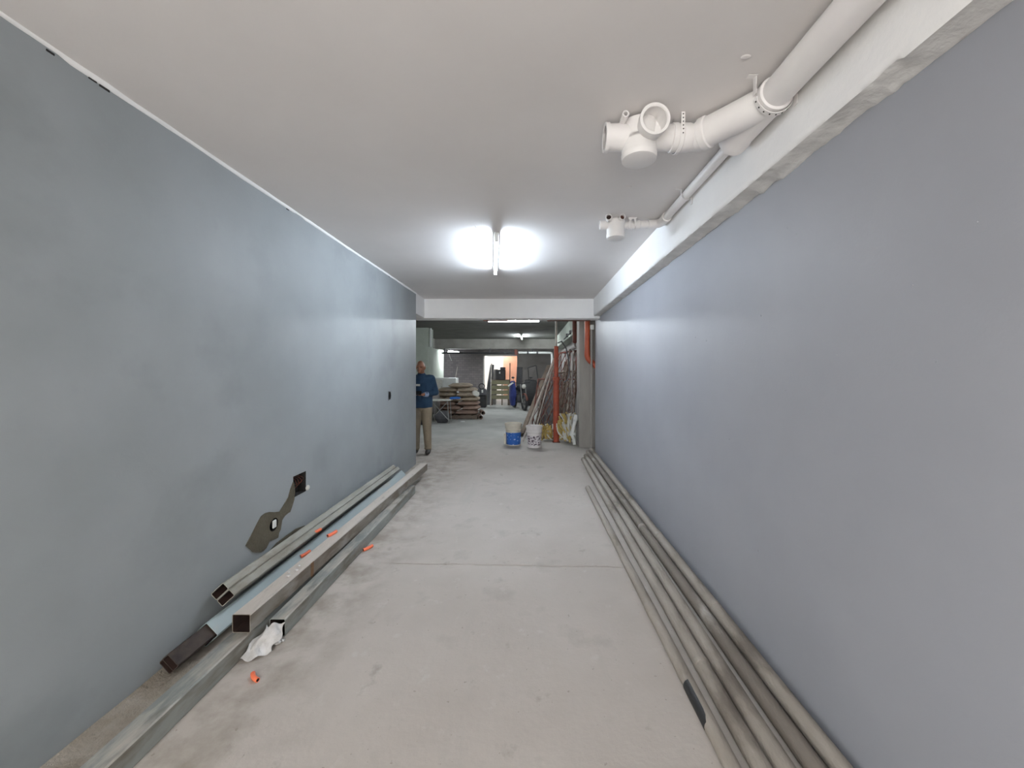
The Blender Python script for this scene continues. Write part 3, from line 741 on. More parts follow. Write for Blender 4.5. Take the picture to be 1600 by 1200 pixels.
for y in (8.4, 9.2, 10.0): mb.bbox((.97, y, 2.42), (.06, .05, .09), None, .01)
tag(mb.build('cable_run', M['black'], loc=(.975, 9.5, 2.42)), 'black cable run with clips along the side of the far beam', 'cable')
mb = MB().bbox((1.18, 7.3, 2.33), (.07, .06, .09), None, .006); t = mb.build('junction_box', M['white'], loc=(1.18, 7.3, 2.29)); tag(t, 'small white junction box beside the orange pipe, by the wall end', 'junction box')
MB().tube((1.17, 7.3, 2.29), (1.17, 7.3, .0), .022, n=10).build('conduit', M['colgrey'], t)

# ------------------------------------------------------------ buckets
def bucket(c, r, h, m_body, m_band, m_lid, label, handle_side, band=(.06, .62), lidrim=True):
    t = thing('paint_bucket', c, label, 'bucket', 'paint buckets by the leaning poles')
    c = Vector(c)
    MB().lathe(c, [(r * .84, 0), (r * .86, .004), (r * .93, h * .6), (r * .96, h * .74)], n=32).build('body', m_body, t)
    k = lambda q: r * (.845 + .115 * q / .74) + .002
    MB().lathe(c, [(k(band[0]), h * band[0]), (k(band[1]), h * band[1])], n=32, cap=False).build('label_band', m_band, t)
    MB().lathe(c, [(r * .96, h * .70), (r * 1.03, h * .72), (r * 1.03, h * .75), (r * .98, h * .76), (r * 1.0, h * .90), (r * 1.07, h * .91), (r * 1.07, h), (r * .98, h), (r * .96, h * .90), (r * .1, h * .89)], n=32).build('rim', m_lid, t)
    s = handle_side; pts = []
    for i in range(13):
        a = math.pi * i / 12; pts.append(c + Vector((-r * 1.04 * math.cos(a), -.03 + s[0] * math.sin(a), h * .88 + s[1] * math.sin(a))))
    MB().path(pts, .004, 6).build('handle', M['lightplastic'], t)
    return t
b1 = bucket((-.335, 7.80, 0), .165, .44, M['cream'], M['print2'], M['cream'], 'cream plastic bucket with a blue printed band, left of two', (-.06, .06), (.04, .60))
MB().bbox((-.50, 7.76, .13), (.05, .05, .22), None, .01).build('drip_edge', M['cream'], b1)
bucket((.085, 7.58, 0), .155, .42, M['bucketwhite'], M['print'], M['bucketwhite'], 'white plastic bucket with dark mottled print and lid, right of two', (.03, .07), (.10, .56))

# ------------------------------------------------------------ props, poles, lattices
def prop(x, y, label):
    t = thing('steel_prop', (x, y, 0), label, 'prop')
    MB().bbox((x, y, .005), (.16, .16, .01), None, .002).build('base_plate', M['rustred'], t)
    MB().tube((x, y, .01), (x, y, 1.34), .062, n=20).build('outer_tube', M['redsteel'], t)
    MB().tube((x, y, 1.34), (x, y, 2.02), .046, n=18).lathe((x, y, 1.30), [(.062, 0), (.075, .01), (.075, .07), (.05, .08)], n=20).build('inner_tube', M['redsteel'], t)
    MB().torus((x, y + .0, 1.36), (1, 0, 0), .05, .008, 16, 6).build('pin_handle', M['steel'], t)
    MB().tube((x, y, 2.02), (x, y, 2.75), .022, n=12).bbox((x, y, 2.752), (.12, .12, .01), None, .001).build('head_rod', M['pale'], t)
prop(.555, 8.10, 'upright orange-red steel prop standing in front of the rusty lattice frames')
def pole(p0, p1, r, m, label, flat=False, grp='poles leaning on the far right wall'):
    p0 = Vector(p0); p1 = Vector(p1)
    mb = MB()
    if flat:
        rect_tube(mb, p0, p1, flat, r * 2, 0, t=.003, seg=4); mb.tube(p0, p1, r * .6, n=6)
    else: mb.tube(p0, p1, r, n=12, seg=3)
    o = mb.build('leaning_pole' if not flat else 'timber_board', [m, m] if flat else m, loc=(p0.x, p0.y, 0))
    return tag(o, label, 'board' if flat else 'pole', grp)
pole((-.15, 8.04, .03), (.522, 8.22, 1.76), .026, M['pale'], 'pale leaning pole, foot between the two buckets, the whitest one')
pole((-.18, 8.7, .05), (.55, 11.2, 1.62), .05, M['timber'], 'dark timber board leaning just behind the pale pole', flat=.10)
pole((.07, 8.30, .03), (.50, 8.34, 1.60), .014, M['pale'], 'thin pale rod leaning parallel behind the white pole')
pole((.60, 8.62, .02), (.93, 8.9, 2.0), .018, M['rust'], 'rusty rod leaning just right of the red prop')
pole((.77, 8.55, .02), (1.02, 8.95, 1.95), .018, M['pale'], 'pale rod leaning between prop and column')
pole((.90, 8.5, .02), (.985, 8.8, 1.9), .016, M['far_r'], 'grey rod nearly upright beside the grey column')
pole((.70, 8.8, .02), (1.06, 9.3, 2.05), .02, M['far_r'], 'grey rod leaning behind the other rods by the column')
def lattice(bl, br, tl, tr, n, m, label, r=.011, framem=None, both=True):
    bl, br, tl, tr = map(Vector, (bl, br, tl, tr))
    t = thing('lattice_frame', (bl + br) / 2 * Vector((1, 1, 0)) if False else Vector(((bl.x + br.x) / 2, (bl.y + br.y) / 2, 0)), label, 'scaffold frame', 'rusty lattice frames leaning together')
    P = lambda u, v: bl.lerp(br, u).lerp(tl.lerp(tr, u), v)
    fm = framem or m
    for a, b in (((0, 0), (0, 1)), ((1, 0), (1, 1)), ((0, 1), (1, 1)), ((0, 0), (1, 0))):
        MB().tube(P(*a), P(*b), r * 1.7, n=8).build('rail', fm, t)
    asp = .55
    for sgn in ((1, -1) if both else (1,)):
        for k in range(-n, n + 1):
            u0 = k / n; u1 = u0 + asp * 1.2; v0, v1 = 0.0, 1.0
            a, b = (u0, 0.0), (u1, 1.0)
            if a[0] < 0:
                v0 = -a[0] / (u1 - u0); a = (0.0, v0)
            if b[0] > 1:
                v1 = (1 - u0) / (u1 - u0); b = (1.0, v1)
            if v1 - v0 < .08 or a[0] >= 1 or b[0] <= 0: continue
            if sgn < 0: a, b = (1 - a[0], a[1]), (1 - b[0], b[1])
            off = Vector((0, .012 * sgn, 0))
            MB().tube(P(*a) + off, P(*b) + off, r * .8, n=6).build('bar', m, t)
    return t
lattice((.06, 8.55, .02), (.92, 8.35, .02), (.42, 9.1, 1.42), (1.05, 8.75, 1.50), 7, M['rust'], 'front rusty steel lattice frame leaning behind the red prop', .013)
lattice((.02, 8.95, .02), (.90, 8.75, .02), (.20, 9.2, 1.30), (1.12, 9.0, 1.30), 5, M['rustred'], 'red-brown lattice frame standing more upright behind the front one', .010, M['rustred'])
lattice((.10, 9.3, .02), (1.0, 9.15, .02), (.75, 9.8, 1.95), (1.18, 9.55, 2.0), 4, M['rustred'], 'tallest rusty lattice frame, rearmost of the leaning ones', .012)
for i, (x0, x1, z1, m_, lb) in enumerate(((.66, .95, 1.75, M['timber'], 'added dark timber backdrop sheet leaning on the far right wall beside the column'), (.20, .64, 1.45, M['darkgrey'], 'added dark grey backdrop sheet leaning behind the lattice frames, left of the timber one'))):  # dark sheets added to stand in for the darkness behind the frames
    mb = MB(); yo = i * .30; a = Vector((x0, 9.95 + yo, 0)); b = Vector((x1, 9.8 + yo, 0)); c = Vector((x1 + .24, 10.1 + yo, z1)); d = Vector((x0 + .26, 10.25 + yo, z1)); nn = Vector((0, .025, .0))
    mb.add([a, b, c, d, a + nn, b + nn, c + nn, d + nn], [(0, 1, 2, 3), (7, 6, 5, 4), (0, 4, 5, 1), (1, 5, 6, 2), (2, 6, 7, 3), (3, 7, 4, 0)])
    tag(mb.build('leaning_sheet', m_, loc=a, smooth=False), lb, 'board')
# cable loop on the prop
tag(MB().path([(.60, 8.3, 2.1), (.68, 8.3, 2.14), (.78, 8.32, 2.0), (.84, 8.34, 1.75), (.86, 8.36, 1.5), (.82, 8.36, 1.3), (.74, 8.36, 1.25)], .014, 8).build('hose_loop', M['darkgrey'], loc=(.7, 8.3, 1.3)), 'dark grey cable loop hanging beside the head of the red prop', 'cable')

# bundles of white and yellow plastic strips
def bundle(name, c, w, h, n, m1, m2_, label, seed, cat='plastic strips'):
    rr = random.Random(seed); mb = MB(); c = Vector(c)
    for k in range(n):
        a = c + Vector((rr.uniform(-.5, .5) * w, rr.uniform(-.12, .12), rr.uniform(.02, h * .35)))
        pts = []
        d = Vector((rr.uniform(-.5, .5), rr.uniform(-.3, .1), 1))
        L_ = rr.uniform(.4, .95) * h
        top_ = a + d.normalized() * L_
        for i in range(6):
            q = i / 5; p = a.lerp(top_, q) + Vector((.03 * math.sin(q * 5 + k), .03 * math.cos(q * 4 + k), 0)); p.z = max(.024, min(c.z + h, p.z)); p.x = min(.93, p.x); pts.append(p)
        mb.path(pts, .012, 6, mi=0 if rr.random() < .68 else 1, rr=[rr.uniform(.010, .022) for _ in range(6)])
    return tag(mb.build(name, [m1, m2_], loc=c), label, cat, kind='stuff')
bundle('plastic_strips', (.835, 8.02, 0), .22, .62, 60, M['lightplastic'], M['yellow'], 'tangled heap of white and yellow plastic strips between red prop and column', 5)
bundle('plastic_strips', (.665, 8.10, 0), .10, .46, 22, M['yellow'], M['lightplastic'], 'strips of yellow and white plastic pressed against the right side of the red prop', 8)
bundle('plastic_strips', (.37, 8.25, 0), .20, .36, 34, M['yellow'], M['lightplastic'], 'small heap of yellow strips between white bucket and red prop', 6)
# a white plastic trap fitting lying on the heap
mb = MB(); t = thing('pipe_fitting', (.93, 7.72, 0), 'big white plastic pipe offcut with elbow standing against the column foot', 'pipe fitting')
MB().path([(.90, 7.74, .02), (.88, 7.73, .14), (.84, 7.72, .22), (.87, 7.72, .34), (.91, 7.72, .50), (.935, 7.72, .62)], .036, 14).build('bent_pipe', M['white'], t)
MB().lathe((.91, 7.72, .50), [(.036, 0), (.046, .01), (.048, .10), (.04, .12)], (.2, 0, 1), 14).tube((.80, 7.74, .225), (.92, 7.70, .235), .03, n=12).build('socket', M['white'], t)

# ------------------------------------------------------------ pallet of sacks
def puffy(c, size, rotz, seed, tiltx=0):
    bm = bmesh.new(); bmesh.ops.create_cube(bm, size=2); bmesh.ops.subdivide_edges(bm, edges=bm.edges[:], cuts=5, use_grid_fill=True)
    rm = Matrix.Rotation(rotz, 3, 'Z') @ Matrix.Rotation(tiltx, 3, 'Y')
    for v in bm.verts:
        x, y, z = v.co; f = (1 - abs(x) ** 5) ** .35 * (1 - abs(y) ** 5) ** .35 if abs(x) < 1 and abs(y) < 1 else 0
        zz = z * (.25 + .75 * max(0, f)) ; k = 1 + .05 * noise.noise(Vector((x * 2, y * 2, seed * 3.1 + z)))
        p = Vector((x * size[0] / 2 * (1 - .05 * y * y) * k, y * size[1] / 2 * (1 - .07 * x * x), zz * size[2] / 2 * k + .008 * noise.noise(Vector((x * 3, y * 3, seed)))))
        v.co = Vector(c) + rm @ p
    vs = [v.co.copy() for v in bm.verts]; bm.verts.index_update(); fs = [[v.index for v in f.verts] for f in bm.faces]; bm.free()
    return vs, fs
t = thing('pallet', (-2.2, 12.25, 0), 'wooden pallet under the stack of cement sacks', 'pallet')
for y in (11.85, 12.2, 12.55): MB().box(-2.95, -1.62, y - .05, y + .05, .022, .11).build('bearer', M['timber'], t, smooth=False)
for k in range(7): MB().box(-2.95 + k * .2, -2.95 + k * .2 + .13, 11.8, 12.6, .11, .132).build('deck_board', M['timber'], t, smooth=False)
for k in range(3): MB().box(-2.95 + k * .6, -2.95 + k * .6 + .13, 11.8, 12.6, .0, .022).build('bottom_board', M['timber'], t, smooth=False)
rr = random.Random(4); lay = .138; nm = ['bottom', 'second', 'third', 'fourth', 'fifth', 'sixth', 'top']
for L_ in range(7):
    z = .132 + lay * L_ + lay / 2
    spots = [(-1.95, .0, .66), (-2.62, .02, .62)] if L_ % 2 == 0 else [(-1.86, .03, .52), (-2.40, 0, .58), (-2.85, .02, .34)]
    if L_ == 6: spots = [(-2.18, .0, .68)]
    if L_ == 5: spots = [(-1.98, .02, .6), (-2.58, 0, .6)]
    for i, (x, ra, w) in enumerate(spots):
        wd = w if L_ < 7 else .6
        vs, fs = puffy((x + rr.uniform(-.03, .03), 12.12 + rr.uniform(-.03, .03), z), (wd, .66, lay * 1.12), rr.uniform(-.05, .05), L_ * 5 + i)
        where = ['right', 'middle', 'left'][i] if len(spots) == 3 else (['right', 'left'][i] if len(spots) == 2 else 'single')
        tag(MB().add(vs, fs).build('cement_sack', M['sack2'] if L_ < 3 else M['sack'], loc=(x, 12.12, z - lay / 2), ang=60),
            f'brown cement sack, {where} one in the {nm[L_]} layer of the palletised stack', 'sack', 'cement sacks stacked on the pallet')
vs, fs = puffy((-1.66, 11.78, .80), (.22, .12, .16), .4, 77, .5)
tag(MB().add(vs, fs).build('plastic_scrap', M['lightplastic'], loc=(-1.68, 11.8, .80)), 'white plastic scrap hanging at the right end of the sack stack', 'plastic')
tag(MB().bbox((-1.96, 11.2, .012), (.12, .09, .02), Matrix.Rotation(.5, 3, 'Z'), .005).build('paper_scrap', M['white'], loc=(-1.96, 11.2, 0)), 'white scrap on the floor in front of the sack pallet', 'litter')
# two dark pipe ends at the lower right of the stack
for i, (x, y, z) in enumerate(((-1.50, 11.72, .07), (-1.44, 11.85, .19))):
    mb = MB().pipe((x, y, z), (x - .15, y + .6, z), .062, .05, 18).tube((x - .07, y + .28, z), (x - .072, y + .285, z), .05, n=14, mi=1)
    tag(mb.build('pipe_offcut', [M['sack2'], M['dark']], loc=(x, y, z - .06)), 'brown pipe offcut, %s of two at the right foot of the sack stack' % ('lower' if i == 0 else 'upper'), 'pipe')

# work table at the left of the sacks
t = thing('work_table', (-2.55, 11.05, 0), 'small work table with thin steel legs in front of the sacks', 'table')
MB().bbox((-2.55, 11.05, .655), (.58, .42, .03), None, .005).build('table_top', M['lightplastic'], t)
for sx in (-1, 1):
    for sy in (-1, 1): MB().tube((-2.55 + sx * .22, 11.05 + sy * .17, .64), (-2.55 + sx * .25, 11.05 + sy * .19, 0), .012, n=8).build('leg', M['steel'], t)
MB().tube((-2.77, 10.88, .62), (-2.32, 10.86, .12), .009, n=8).tube((-2.33, 10.88, .62), (-2.79, 10.86, .12), .009, n=8).build('cross_brace', M['steel'], t)
tag(MB().bbox((-2.18, 11.2, .70), (.30, .2, .06), Matrix.Rotation(.1, 3, 'Z'), .02).build('blue_case', M['blue'], loc=(-2.18, 11.2, .67)), 'flat blue case lying beside the work table top', 'case')
vs, fs = puffy((-2.52, 11.08, .17), (.40, .34, .34), .1, 31)
tag(MB().add(vs, fs).build('tool_bag', M['darkgrey'], loc=(-2.5, 11.1, 0)), 'dark grey bag standing on the floor under the work table', 'bag')
t = thing('black_bin', (-2.93, 10.7, 0), 'black bin on the floor between the man and the work table', 'bin')
MB().lathe((-2.93, 10.7, 0), [(.12, 0), (.13, .01), (.155, .36), (.165, .36), (.165, .38), (.145, .38), (.12, .05)], n=20).build('body', M['black'], t)
vs, fs = puffy((-2.86, 11.5, .55), (.30, .30, .7), 0, 41)
tag(MB().add(vs, fs).build('grey_sack', M['far_r'], loc=(-2.86, 11.5, .2)), 'grey-brown sack propped behind the black bin', 'sack')
# white cabinets against partition
t = thing('white_cabinet', (-3.15, 13.6, 0), 'white metal cabinet standing behind the sack stack', 'cabinet')
MB().bbox((-3.0, 13.6, .62), (.85, .5, 1.24), None, .01).build('body', M['white'], t)
MB().bbox((-3.22, 13.34, .72), (.36, .02, .95), None, .005).build('door', M['lightplastic'], t)
MB().bbox((-2.81, 13.34, .72), (.40, .02, .95), None, .005).build('door', M['white'], t)
MB().bbox((-3.06, 13.32, .85), (.02, .02, .2), None, .003).build('handle', M['steel'], t)
tag(MB().tube((-2.78, 14.4, .9), (-2.45, 14.9, 1.62), .014, n=8).build('thin_rod', M['pale'], loc=(-2.78, 14.4, .9)), 'thin pale rod sticking up behind the sack stack', 'rod') if False else None
tag(MB().tube((-3.0, 14.3, 0), (-2.83, 15.0, 1.65), .016, n=8).build('leaning_pole', M['pale'], loc=(-3.0, 14.3, 0)), 'thin pale rod leaning behind the sack stack', 'pole')

# ------------------------------------------------------------ far clutter
t = thing('machine_crate', (-2.1, 15.7, 0), 'black crate piled with dark tools by the brick wall', 'crate')
MB().bbox((-2.15, 15.7, .24), (.75, .5, .46), None, .02).build('body', M['black'], t)
MB().bbox((-2.0, 15.65, .62), (.42, .30, .28), Matrix.Rotation(.2, 3, 'Z'), .03).bbox((-2.3, 15.65, .54), (.25, .25, .14), Matrix.Rotation(-.3, 3, 'Z'), .02).build('tool_box', M['darkgrey'], t)
MB().torus((-1.95, 15.5, .86), (0, 1, 0), .11, .02, 18, 6).build('coiled_cable', M['black'], t)
MB().bbox((-1.92, 15.48, .66), (.07, .01, .12), None, .003).build('white_label', M['white'], t)
for i, (x, dx, z1, m_, lb) in enumerate(((-1.98, .14, 1.75, M['darkgrey'], 'dark grey sheet leaning at the left of the bright doorway, taller one'), (-1.78, .10, 1.55, M['far_r'], 'brownish sheet leaning beside the taller dark one at the doorway'))):
    mb = MB(); a = Vector((x, 16.6 + i * .1, 0)); w = Vector((.30, .05, 0)); up = Vector((dx, .5, z1)); nn = Vector((0, .03, 0))
    mb.add([a, a + w, a + w * .8 + up, a + w * .25 + up, a + nn, a + w + nn, a + w * .8 + up + nn, a + w * .25 + up + nn], [(0, 1, 2, 3), (7, 6, 5, 4), (0, 4, 5, 1), (1, 5, 6, 2), (2, 6, 7, 3), (3, 7, 4, 0)])
    tag(mb.build('leaning_sheet', m_, loc=a, smooth=False), lb, 'board')
tag(MB().tube((-1.66, 16.2, 0), (-1.64, 16.4, 1.78), .028, n=10).build('leaning_pole', M['pale'], loc=(-1.66, 16.2, 0)), 'greyish post standing before the leaning sheets at the doorway', 'pole')
t = thing('wooden_bench', (-1.2, 16.6, 0), 'olive slatted wooden bench front before the bright doorway', 'bench')
for k in range(4): MB().bbox((-1.28, 16.5, .35 + k * .21), (.78, .03, .17), None, .006).build('slat', M['greenwood'], t)
for x in (-1.63, -1.2, -.93): MB().bbox((x, 16.53, .53), (.05, .05, 1.06), None, .005).build('post', M['timber'], t)
MB().bbox((-1.28, 16.75, 1.075), (.82, .5, .03), None, .005).build('bench_top', M['timber'], t)
t = thing('black_box', (-1.3, 16.7, 1.09), 'black equipment box on top of the olive bench', 'box')
MB().bbox((-1.28, 16.7, 1.31), (.42, .35, .43), None, .02).build('body', M['black'], t)
MB().bbox((-1.18, 16.68, 1.58), (.22, .25, .12), None, .02).build('lid_case', M['darkgrey'], t)
MB().bbox((-1.30, 16.515, 1.40), (.05, .01, .08), None, .002).build('label', M['white'], t)
tag(MB().tube((-.88, 16.55, 0), (-.86, 16.6, 1.82), .022, n=8).build('leaning_pole', M['timber'], loc=(-.88, 16.55, 0)), 'slim brown upright post against the salmon-lit doorway', 'pole')
for i, (x, w, z1, lean, m_, lb) in enumerate(((-.50, .26, 1.62, .05, M['darkgrey'], 'slate-grey sheet leaning upright behind the motorcycle'), (-.16, .22, 1.5, -.06, M['far_r'], 'pale grey sheet leaning right of the slate-grey one'))):
    tag(MB().bbox((x, 17.4, z1 / 2 + .03), (w, .04, z1), Matrix.Rotation(lean, 3, 'Y'), .004).build('leaning_sheet', m_, loc=(x, 17.4, 0)), lb, 'board')
t = thing('window_panel', (.15, 17.6, 0), 'empty dark-edged window frame leaning in the far right corner', 'frame')
q = [Vector(p) for p in ((-.05, 17.5, .9), (.42, 17.5, .75), (.28, 17.7, 1.72), (-.10, 17.7, 1.62))]
for i in range(4): MB().tube(q[i], q[(i + 1) % 4], .022, n=8).build('frame_rail', M['darkgrey'], t)
MB().add([p + Vector((0, .0, 0)) for p in q] + [p + Vector((0, .02, 0)) for p in q], [(0, 1, 2, 3), (7, 6, 5, 4), (0, 4, 5, 1), (1, 5, 6, 2), (2, 6, 7, 3), (3, 7, 4, 0)]).build('panel', M['far_r'], t, smooth=False)
for sx in (0.0, .36): MB().tube((sx, 17.45, 0), (sx, 17.5, .88), .02, n=8).build('leg', M['darkgrey'], t)
# dark heap behind motorcycle
vs, fs = puffy((.02, 16.3, .55), (.75, .5, 1.1), .1, 91)
tag(MB().add(vs, fs).build('covered_heap', M['black'], loc=(.02, 16.3, 0)), 'dark covered heap behind the motorcycle, right side', 'heap')

# motorcycle
mx, my = -.42, 14.9
t = thing('motorcycle', (mx, my, 0), 'dark motorcycle parked front-on at the far end, blue cloth on its side', 'motorcycle')
fd = Vector((.35, -.94, 0)).normalized(); sd = Vector((.94, .35, 0)).normalized()
O = Vector((mx, my, 0))
def mp_(f, s_, z): return O + fd * f + sd * s_ + Vector((0, 0, z))
for f, nm_ in ((.62, 'front_wheel'), (-.62, 'rear_wheel')):
    w_ = MB().torus(mp_(f, 0, .30), sd, .25, .05, 26, 8).build(nm_, M['black'], t)
    mb = MB().torus(mp_(f, 0, .30), sd, .20, .012, 22, 6).lathe(mp_(f, 0, .30) - sd * .04, [(.04, 0), (.04, .08)], sd, 12)
    for k in range(8):
        a = k * math.pi / 4; mb.tube(mp_(f, 0, .30), mp_(f, 0, .30) + (fd * math.cos(a) + Vector((0, 0, 1)) * math.sin(a)) * .2, .006, n=5)
    mb.build('rim', M['steel'], w_)
mb = MB(); mb.ell(mp_(.12, 0, .82), (.15, .30, .14), rot=Matrix.Rotation(R(20), 3, 'Z')).build('fuel_tank', M['black'], t)
MB().ell(mp_(-.35, 0, .80), (.14, .36, .07), rot=Matrix.Rotation(R(20), 3, 'Z')).build('seat', M['darkgrey'], t)
MB().bbox(mp_(0, 0, .45), (.28, .42, .34), Matrix.Rotation(R(20), 3, 'Z'), .06).build('engine', M['darkgrey'], t)
MB().path([mp_(.45, .0, .95), mp_(.1, 0, .70), mp_(-.3, 0, .66), mp_(-.62, 0, .32)], .03, 8).path([mp_(.4, 0, .85), mp_(.2, 0, .3), mp_(-.25, 0, .28)], .025, 8).build('frame', M['black'], t)
for s_ in (-.09, .09): MB().tube(mp_(.62, s_, .30), mp_(.42, s_, .98), .022, n=10).build('fork', M['steel'], t)
MB().path([mp_(.30, -.36, 1.06), mp_(.38, -.2, 1.02), mp_(.42, 0, 1.0), mp_(.38, .2, 1.02), mp_(.30, .36, 1.06)], .014, 8).build('handlebar', M['black'], t)
hl = MB().lathe(mp_(.44, 0, .90), [(.06, 0), (.09, .05), (.09, .11)], fd, 16).build('headlight', M['black'], t)
MB().lathe(mp_(.55, 0, .90), [(.085, 0), (.05, .02)], fd, 16).build('lens', M['lightplastic'], hl)
MB().torus(mp_(.62, 0, .30), sd, .32, .04, 14, 6, arc=(math.pi * .1, math.pi * .9)).build('mudguard', M['rustred'], t)
for s_ in (-.30, .30):
    MB().tube(mp_(.34, s_, 1.04), mp_(.34, s_ * 1.15, 1.2), .006, n=6).ell(mp_(.34, s_ * 1.2, 1.23), (.06, .015, .04)).build('mirror', M['black'], t)
vs, fs = puffy((-.66, 14.75, .62), (.22, .30, .95), .3, 55)
tag(MB().add(vs, fs).build('blue_cloth_sack', M['bluecloth'], loc=(-.66, 14.75, .2)), 'blue cloth sack propped on the left side of the motorcycle', 'sack')
tag(MB().bbox((-.72, 14.55, .98), (.26, .05, .06), Matrix.Rotation(R(-35), 3, 'Y'), .01).build('white_strip', M['white'], loc=(-.72, 14.55, .95)), 'white strip across the top of the blue cloth sack', 'strap')

# pipes under the far beam
t = thing('service_pipe', (-1.2, 15.2, 2.2), 'dark service pipe with a white right half, under the far cross beam', 'pipe')
MB().tube((-3.5, 15.25, 2.19), (-.45, 15.25, 2.19), .035, n=12).build('dark_length', M['black'], t)
MB().tube((-.45, 15.25, 2.205), (.82, 15.25, 2.20), .045, n=12).build('white_length', M['white'], t)
MB().path([(.78, 15.25, 2.20), (.86, 15.25, 2.18), (.88, 15.25, 2.08), (.88, 15.25, 1.72)], .045, 12).build('elbow', M['white'], t)
for x in (-.12, .26): MB().lathe((x, 15.25, 2.203), [(.05, 0), (.055, .01), (.055, .06), (.05, .07)], (1, 0, 0), 12).build('clamp', M['darkgrey'], t)
MB().bbox((-.55, 15.25, 2.22), (.12, .12, .22), None, .01).build('valve_box', M['rustred'], t)
for x in (-3.4, -1.6, .1): MB().box(x - .02, x + .02, 15.27, 15.45, 2.20, 2.372).box(x - .02, x + .02, 15.23, 15.27, 2.20, 2.26).build('hanger', M['darkgrey'], t, smooth=False)
# left column conduit
tag(MB().tube((-2.955, 11.42, 2.76), (-2.955, 11.42, 2.2), .03, n=10).build('conduit_stub', M['white'], loc=(-2.955, 11.42, 2.2)), 'short pale conduit on the green-grey column near the ceiling', 'conduit')

# ------------------------------------------------------------ the man at the wall end
def fuse(name, mb, m, parent, vox, smooth_it=6):
    off = parent.location.copy()
    p = parent.parent
    me = bpy.data.meshes.new(name + '_src'); me.from_pydata([v - off for v in mb.v], [], mb.f)
    bm = bmesh.new(); bm.from_mesh(me); bmesh.ops.recalc_face_normals(bm, faces=bm.faces[:]); bm.to_mesh(me); bm.free()
    o = bpy.data.objects.new(name + '_src', me); COL.objects.link(o)
    r = o.modifiers.new('r', 'REMESH'); r.mode = 'VOXEL'; r.voxel_size = vox
    s = o.modifiers.new('s', 'SMOOTH'); s.iterations = smooth_it; s.factor = .5
    dg = bpy.context.evaluated_depsgraph_get()
    me2 = bpy.data.meshes.new_from_object(o.evaluated_get(dg))
    bpy.data.objects.remove(o)
    me2.name = name; me2.materials.clear(); me2.materials.append(m); me2.shade_smooth()
    ob = bpy.data.objects.new(name, me2); ob.parent = parent; COL.objects.link(ob); return ob
PX, PY = -1.965, 6.98
man = thing('person', (PX, PY, 0), 'balding man in dark blue sweater and khaki trousers looking down at his phone', 'person')
O = Vector((PX, PY, 0))
def P_(x, y, z): return O + Vector((x, y, z))
def limb(mb, pts, rs, n=14):
    for i in range(len(pts) - 1):
        mb.tube(P_(*pts[i]), P_(*pts[i + 1]), rs[i], rs[i + 1], n=n)
    for p, r in zip(pts, rs): mb.ell(P_(*p), (r, r, r), 12, 8)
# body: head, neck, trunk, arms, hands, legs in one skin
b = MB()
hd = (0.0, -.075, 1.575); rotH = Matrix.Rotation(R(22), 3, 'X')
b.ell(P_(*hd), (.076, .095, .112), 20, 14, rotH)
b.ell(P_(0, -.115, 1.525), (.056, .062, .062), 14, 10)          # jaw
b.ell(P_(0, -.155, 1.485), (.028, .022, .022), 10, 8)           # chin
b.ell(P_(0, -.178, 1.545), (.013, .022, .026), 10, 8)           # nose
b.ell(P_(0, -.158, 1.585), (.055, .016, .012), 12, 8)           # brow
b.ell(P_(0, -.168, 1.513), (.024, .010, .008), 10, 6)           # lips
for s_ in (-1, 1): b.ell(P_(s_ * .078, -.065, 1.56), (.010, .020, .032), 10, 8)
limb(b, [(0, -.01, 1.40), (0, -.04, 1.50)], [.062, .056])
limb(b, [(0, 0, .95), (0, 0, 1.15), (0, 0, 1.33)], [.10, .10, .11])
for s_ in (-1, 1):
    limb(b, [(s_ * .17, 0, 1.38), (s_ * .235, .02, 1.12), (s_ * .075, -.22, 1.085)], [.052, .040, .026])
    limb(b, [(s_ * .09, 0, .92), (s_ * .10, -.01, .49), (s_ * .11, .03, .08)], [.085, .055, .036])
    # hand: palm and five digits
    b.ell(P_(s_ * .050, -.255, 1.085), (.030, .045, .018), 12, 8, Matrix.Rotation(s_ * .4, 3, 'Z'))
    for k in range(4):
        a = P_(s_ * .045, -.285 + k * .014, 1.078 - k * .002) - O; e = a + Vector((-s_ * .028, -.018, .008)); g_ = e + Vector((-s_ * .012, .004, .018))
        limb(b, [tuple(a), tuple(e), tuple(g_)], [.009, .0085, .007], 8)
    limb(b, [(s_ * .055, -.24, 1.10), (s_ * .035, -.265, 1.122), (s_ * .020, -.28, 1.125)], [.011, .010, .008], 8)
fuse('body', b, M['skin'], man, .0065, 3)
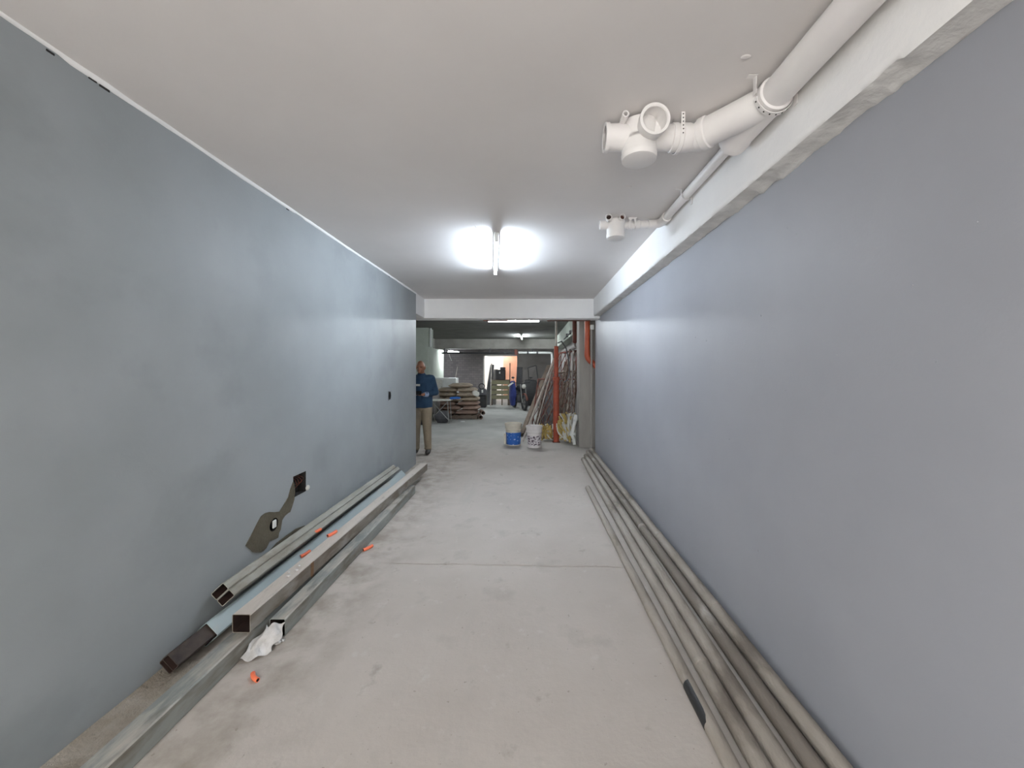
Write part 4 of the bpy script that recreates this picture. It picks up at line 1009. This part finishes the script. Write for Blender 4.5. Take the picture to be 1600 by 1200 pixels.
# sweater
b = MB()
limb(b, [(0, 0, 1.0), (0, 0, 1.10), (0, .0, 1.30)], [.135, .145, .15], 20)
for x_ in (-.075, -.035, 0, .035, .075): b.tube(P_(x_, 0, .835), P_(x_ * .9, 0, 1.05),   .118, .125, n=20)
for s_ in (-1, 1):
    b.ell(P_(s_ * .075, 0, 1.22), (.125, .12, .22), 16, 12)
    b.ell(P_(s_ * .07, 0, 1.02), (.112, .122, .15), 16, 12)
    b.ell(P_(s_ * .13, .0, 1.37), (.085, .075, .07), 14, 10)
    limb(b, [(s_ * .175, 0, 1.365), (s_ * .245, .03, 1.11), (s_ * .115, -.165, 1.085)], [.070, .060, .045])
b.tube(P_(0, -.02, 1.40), P_(0, -.035, 1.465), .078, .068, n=18)
fuse('sweater', b, M['sweater'], man, .011, 5)
for s_ in (-1, 1):
    MB().tube(P_(s_ * .135, -.135, 1.086), P_(s_ * .095, -.19, 1.084), .049, .040, n=16).build('cuff', M['sweater2'], man)
MB().bbox(P_(-.055, -.148, 1.25), (.13, .012, .035), None, .003).build('chest_print', M['lightplastic'], man)
# trousers
b = MB()
b.ell(P_(0, 0, .88), (.165, .12, .13), 18, 12)
for s_ in (-1, 1):
    limb(b, [(s_ * .085, 0, .84), (s_ * .10, -.015, .48), (s_ * .11, .02, .10)], [.105, .078, .062], 16)
    b.ell(P_(s_ * .11, .01, .10), (.068, .08, .04), 12, 8)
fuse('trousers', b, M['khaki'], man, .011, 5)
for s_ in (-1, 1):
    b = MB(); b.ell(P_(s_ * .125, -.06, .045), (.048, .135, .045), 14, 10, Matrix.Rotation(s_ * .15, 3, 'Z')).ell(P_(s_ * .115, .03, .06), (.045, .06, .06), 12, 8)
    for v in b.v: v.z = max(.002, v.z)
    b.build('shoe', M['shoe'], man)
# fringe of hair around back and sides
b = MB(); b.ell(P_(0, -.035, 1.565), (.080, .085, .075), 18, 12, rotH)
for v in b.v:
    if v.z > O.z + 1.60: v.z = 1.60
b.build('hair', M['hair'], man)
for s_ in (-1, 1): MB().ell(P_(s_ * .028, -.160, 1.562), (.012, .008, .006), 10, 6).build('eye', M['shoe'], man)
tag(MB().bbox(P_(0, -.292, 1.118), (.15, .009, .075), Matrix.Rotation(R(-35), 3, 'X'), .004).build('mobile_phone', M['glass'], loc=P_(0, -.292, 1.10)), 'black mobile phone held in both hands by the man', 'phone')
